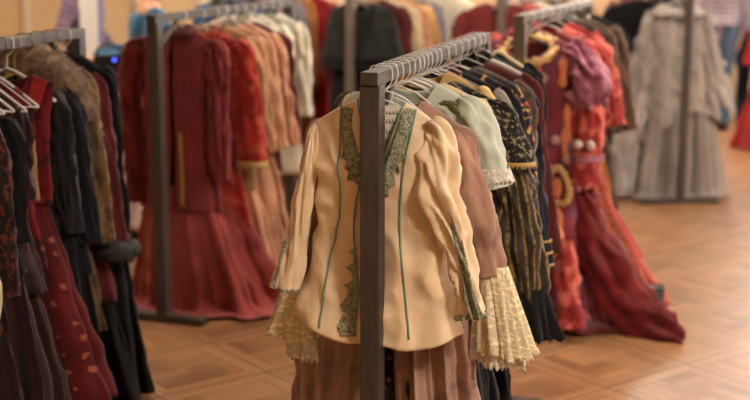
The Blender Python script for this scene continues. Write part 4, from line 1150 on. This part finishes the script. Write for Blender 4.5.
def person(label, loc, rz, wrists, skirt_mat=None, trouser=None, top=None, elbows=None, female=True, group=None, sleeve_r=.05, top_len=.92):
    """a standing adult; wrists/elbows {-1,1}: (x,y,z) in the figure's own frame, front is -y"""
    r = tag(empty('person', loc, rz), label, 'person', group)
    sh = .17 if female else .2
    ch = [[(0, 0, .95, (.125, .10)), (0, 0, 1.10, (.11, .085)), (0, -.005, 1.25, (.13, .095)), (0, 0, 1.38, (.075, .065)), (0, -.005, 1.44, .047), (0, -.012, 1.49, .047),
           (0, -.022, 1.545, (.07, .08)), (0, -.012, 1.60, (.078, .095)), (0, -.004, 1.66, (.066, .08)), (0, 0, 1.69, .03)]]
    for sd in (-1, 1):
        e = (elbows or {}).get(sd, (sd * (sh + .06), .02, 1.10)); w = wrists[sd]
        S = (sd * sh, 0, 1.36)
        ch.append([(0, 0, 1.38, 0), (*S, .05), (*[(S[k] + e[k]) / 2 for k in range(3)], .043), (*e, .036), (*[(w[k] + e[k]) / 2 for k in range(3)], .034), (*w, .024)])
        d = (Vector(w) - Vector(e)).normalized()
        side = d.cross(Vector((0, 1, 0)));  side = side.normalized() if side.length > .1 else Vector((1, 0, 0))
        fr = d.cross(side).normalized()
        palm = Vector(w) + d * .05
        ch.append([(*w, 0), (*palm, (.03, .018))])
        for k in range(4):
            b = palm + d * .035 + fr * ((k - 1.5) * .019)
            ln = (.062, .072, .068, .052)[k]
            ch.append([(*palm, 0), (*b, .009), (*(b + d * ln * .5 - side * .008 * sd), .0085), (*(b + d * ln - side * .028 * sd), .007)])
        tb = Vector(w) + d * .02 + fr * -.026
        ch.append([(*w, 0), (*tb, .011), (*(tb + d * .03 - fr * .022), .010), (*(tb + d * .058 - fr * .026), .008)])
        hp = (sd * .085, 0, .90)
        ch.append([(0, 0, .95, 0), (*hp, .085), (sd * .095, -.005, .70, .072), (sd * .095, -.01, .50, .052), (sd * .095, .0, .32, .05), (sd * .095, .015, .10, .034), (sd * .095, .012, .05, .035), (sd * .10, -.06, .03, .03), (sd * .105, -.13, .022, .022)])
    skin_figure('body', ch, M['skin'], r)
    hd = [(0, -.118, 1.585)]
    ball('nose', (0, -.112, 1.58), .014, M['skin'], r, 12, (.8, 1.2, 1.4))
    for sd in (-1, 1):
        ball('eye', (sd * .031, -.096, 1.607), .0115, M['eye'], r, 10, (1.2, .6, .8))
        ball('ear', (sd * .079, .0, 1.59), .026, M['skin'], r, 12, (.35, .7, 1.1))
    ball('mouth', (0, -.102, 1.545), .014, solid('lips', (176, 92, 84), .5), r, 10, (1.5, .5, .4))
    bm = bmesh.new(); bmesh.ops.create_uvsphere(bm, u_segments=28, v_segments=18, radius=1)
    for v in list(bm.verts):
        z = v.co.z; f = -v.co.y
        low = -.25 if f > .25 else (-1.6 if female else -.75)
        k = 1 + .05 * nz(v.co.x * 6, v.co.y * 6, v.co.z * 2)
        v.co = Vector((v.co.x * .094 * k, .012 + v.co.y * .112 * k * (.86 if f > 0 else 1), 1.622 + (max(z, .30 if f > .45 else -1) * (.10 if z > 0 else (.21 if female else .10)))))
    bm_obj('hair', bm, M['hair'], r, smooth=True)
    top = top or M['white']
    prof = [(0, .155 if female else .185, .085), (.12, .175 if female else .205, .11), (.4, .165 if female else .19, .125), (.75, .155 if female else .185, .12), (1, .175 if female else .195, .135)]
    Shell(1.425, top_len, prof, un=.42, neck=(.07, .02, 2), drop=.055, folds=((5, .006, 1, 0, .4),), wr=.008, seed=hash(label) % 50 if False else len(label)).build('shirt', top, r, 70, 30)
    for sd in (-1, 1):
        e = (elbows or {}).get(sd, (sd * (sh + .06), .02, 1.10)); w = wrists[sd]
        S = Vector((sd * sh, 0, 1.375)); E_ = Vector(e); Wv = Vector(w)
        m1 = S.lerp(E_, .5); m2 = E_.lerp(Wv, .5)
        sleeve('sleeve', top, r, [(*S, .05, .05), (*(S + Vector((sd * .02, 0, -.04))), sleeve_r + .012, sleeve_r + .012), (*m1, sleeve_r + .006, sleeve_r + .006), (*E_, sleeve_r, sleeve_r), (*m2, sleeve_r * .9, sleeve_r * .9), (*Wv, sleeve_r * .72, sleeve_r * .72)], len(label) + sd, .008, 40, 24)
    if skirt_mat:
        skirt(r, skirt_mat, .99, .10, .16, .30, .125, .24, seed=len(label), n=8, amp=.02)
    if trouser:
        for sd in (-1, 1):
            sleeve('trouser_leg', trouser, r, [(sd * .07, 0, 1.0, .085, .12), (sd * .088, 0, .86, .098, .12), (sd * .095, -.005, .66, .086, .095), (sd * .096, -.005, .48, .07, .075), (sd * .096, .005, .25, .065, .07), (sd * .096, .01, .07, .062, .07)], len(label) + sd * 2, .008, 40, 28)
    for sd in (-1, 1):
        ball('shoe', (sd * .103, -.05, .035), .05, M['leather'], r, 18, (.95, 2.7, .72))
    return r

pw = person('person in a teal-blue top and pale skirt holding a dark bag, behind the brick-red jacket', (-1.33, 7.72, 0), -1.2,
            {-1: (-.15, -.30, 1.09), 1: (.12, -.30, 1.10)}, skirt_mat=M['palewhite'], top=M['blueknit'], elbows={-1: (-.23, -.05, 1.13), 1: (.23, -.04, 1.13)})
b = tag(empty('handbag', (-1.52, 7.44, .05), .2), 'dark leather bag with a small blue light held by the person in blue', 'bag')
bm = bmesh.new(); bmesh.ops.create_cube(bm, size=1)
bmesh.ops.subdivide_edges(bm, edges=bm.edges, cuts=4, use_grid_fill=True)
for v in bm.verts:
    k = 1 - .30 * (v.co.z + .5)
    bul = 1 + .5 * (1 - (2 * v.co.x) ** 2) * (1 - (2 * v.co.z) ** 2)
    v.co = Vector((v.co.x * .24 * k, v.co.y * .06 * bul, 1.0 + v.co.z * .17))
bm_obj('bag_body', bm, M['leather'], b, .006, True)
wire('handle', [Vector(q) for q in catmull([(-.07, 0, 1.07), (-.06, 0, 1.12), (0, 0, 1.145), (.06, 0, 1.12), (.07, 0, 1.07)], 20)], .007, M['leather'], b)
box('flap', (0, -.047, 1.05), (.15, .008, .07), M['black_plastic'], b, .003)
ball('blue_light', (.03, -.056, 1.06), .010, M['glow'], b, 12, (1, .4, 1))
person('person in a purple plaid shirt standing behind the white column at left', (-2.16, 9.75, 0), 1.35, {-1: (-.27, -.10, .88), 1: (.24, -.12, .92)}, trouser=M['charcoal'], top=M['plaid2'], elbows={-1: (-.29, .04, 1.12), 1: (.29, .05, 1.12)}, female=False)
person('person in a plaid shirt and blue jeans walking at the far right', (3.17, 12.1, 0), PI + .2, {-1: (-.25, -.06, .86), 1: (.25, -.06, .86)}, trouser=M['jeans'], top=M['plaid'], female=False, top_len=.98)
person('person in a pale blue shirt at the right picture edge', (3.60, 12.35, 0), PI - .5, {-1: (-.25, -.10, .86), 1: (.26, -.12, .88)}, trouser=M['navy'], top=M['paleblue'], female=False)


# ------------------------------------------------------------------ light
def area(name, loc, rot, size, power, col=(1, 1, 1), sy=None):
    l = bpy.data.lights.new(name, 'AREA'); l.energy = power; l.color = col; l.size = size
    if sy: l.shape = 'RECTANGLE'; l.size_y = sy
    o = bpy.data.objects.new(name, l); C.objects.link(o); o.location = loc; o.rotation_euler = rot
    return o
w = bpy.data.worlds.new('sky'); bpy.context.scene.world = w; w.use_nodes = True
bg = w.node_tree.nodes['Background']; bg.inputs[0].default_value = (0.95, 0.97, 1.0, 1); bg.inputs[1].default_value = 2.0
warm = (1.0, 0.92, 0.80)
for k, (x, y, p) in enumerate(((2.0, .9, 165), (3.8, 5.2, 90), (.9, 6.4, 70), (-2.8, 8.0, 80), (1.6, 10.2, 80), (-.6, 11.6, 60))):
    area('ceiling_lamp', (x, y, HC - .06), (0, 0, 0), .6, p, warm)
for a in RW:
    area('window_light', (X1 + .25, (a[0] + a[1]) / 2, 2.1), (0, math.radians(90), 0), 1.5, 80, (1.0, .96, .9), 2.2)
for a in BW:
    area('window_light', ((a[0] + a[1]) / 2, Y1 + .25, 2.2), (-math.radians(90), 0, 0), 1.35, 240, (1.0, .97, .92), 1.9)


# ------------------------------------------------------------------ camera
cam = bpy.data.cameras.new('camera')
cam.sensor_width = 36.0
cam.lens = 1300 / 750 * 36
cam.clip_start = 0.05
co = bpy.data.objects.new('camera', cam); C.objects.link(co)
co.location = (0, 0, 1.81)
co.rotation_euler = (PI / 2 - math.atan(266 / 1300), 0, 0)
cam.dof.use_dof = True
cam.dof.focus_distance = 3.58
cam.dof.aperture_fstop = 2.0
cam.dof.aperture_blades = 9
sc = bpy.context.scene
sc.camera = co
sc.view_settings.view_transform = 'Standard'
sc.view_settings.look = 'None'
sc.view_settings.gamma = 1.0
sc.view_settings.exposure = 0.15
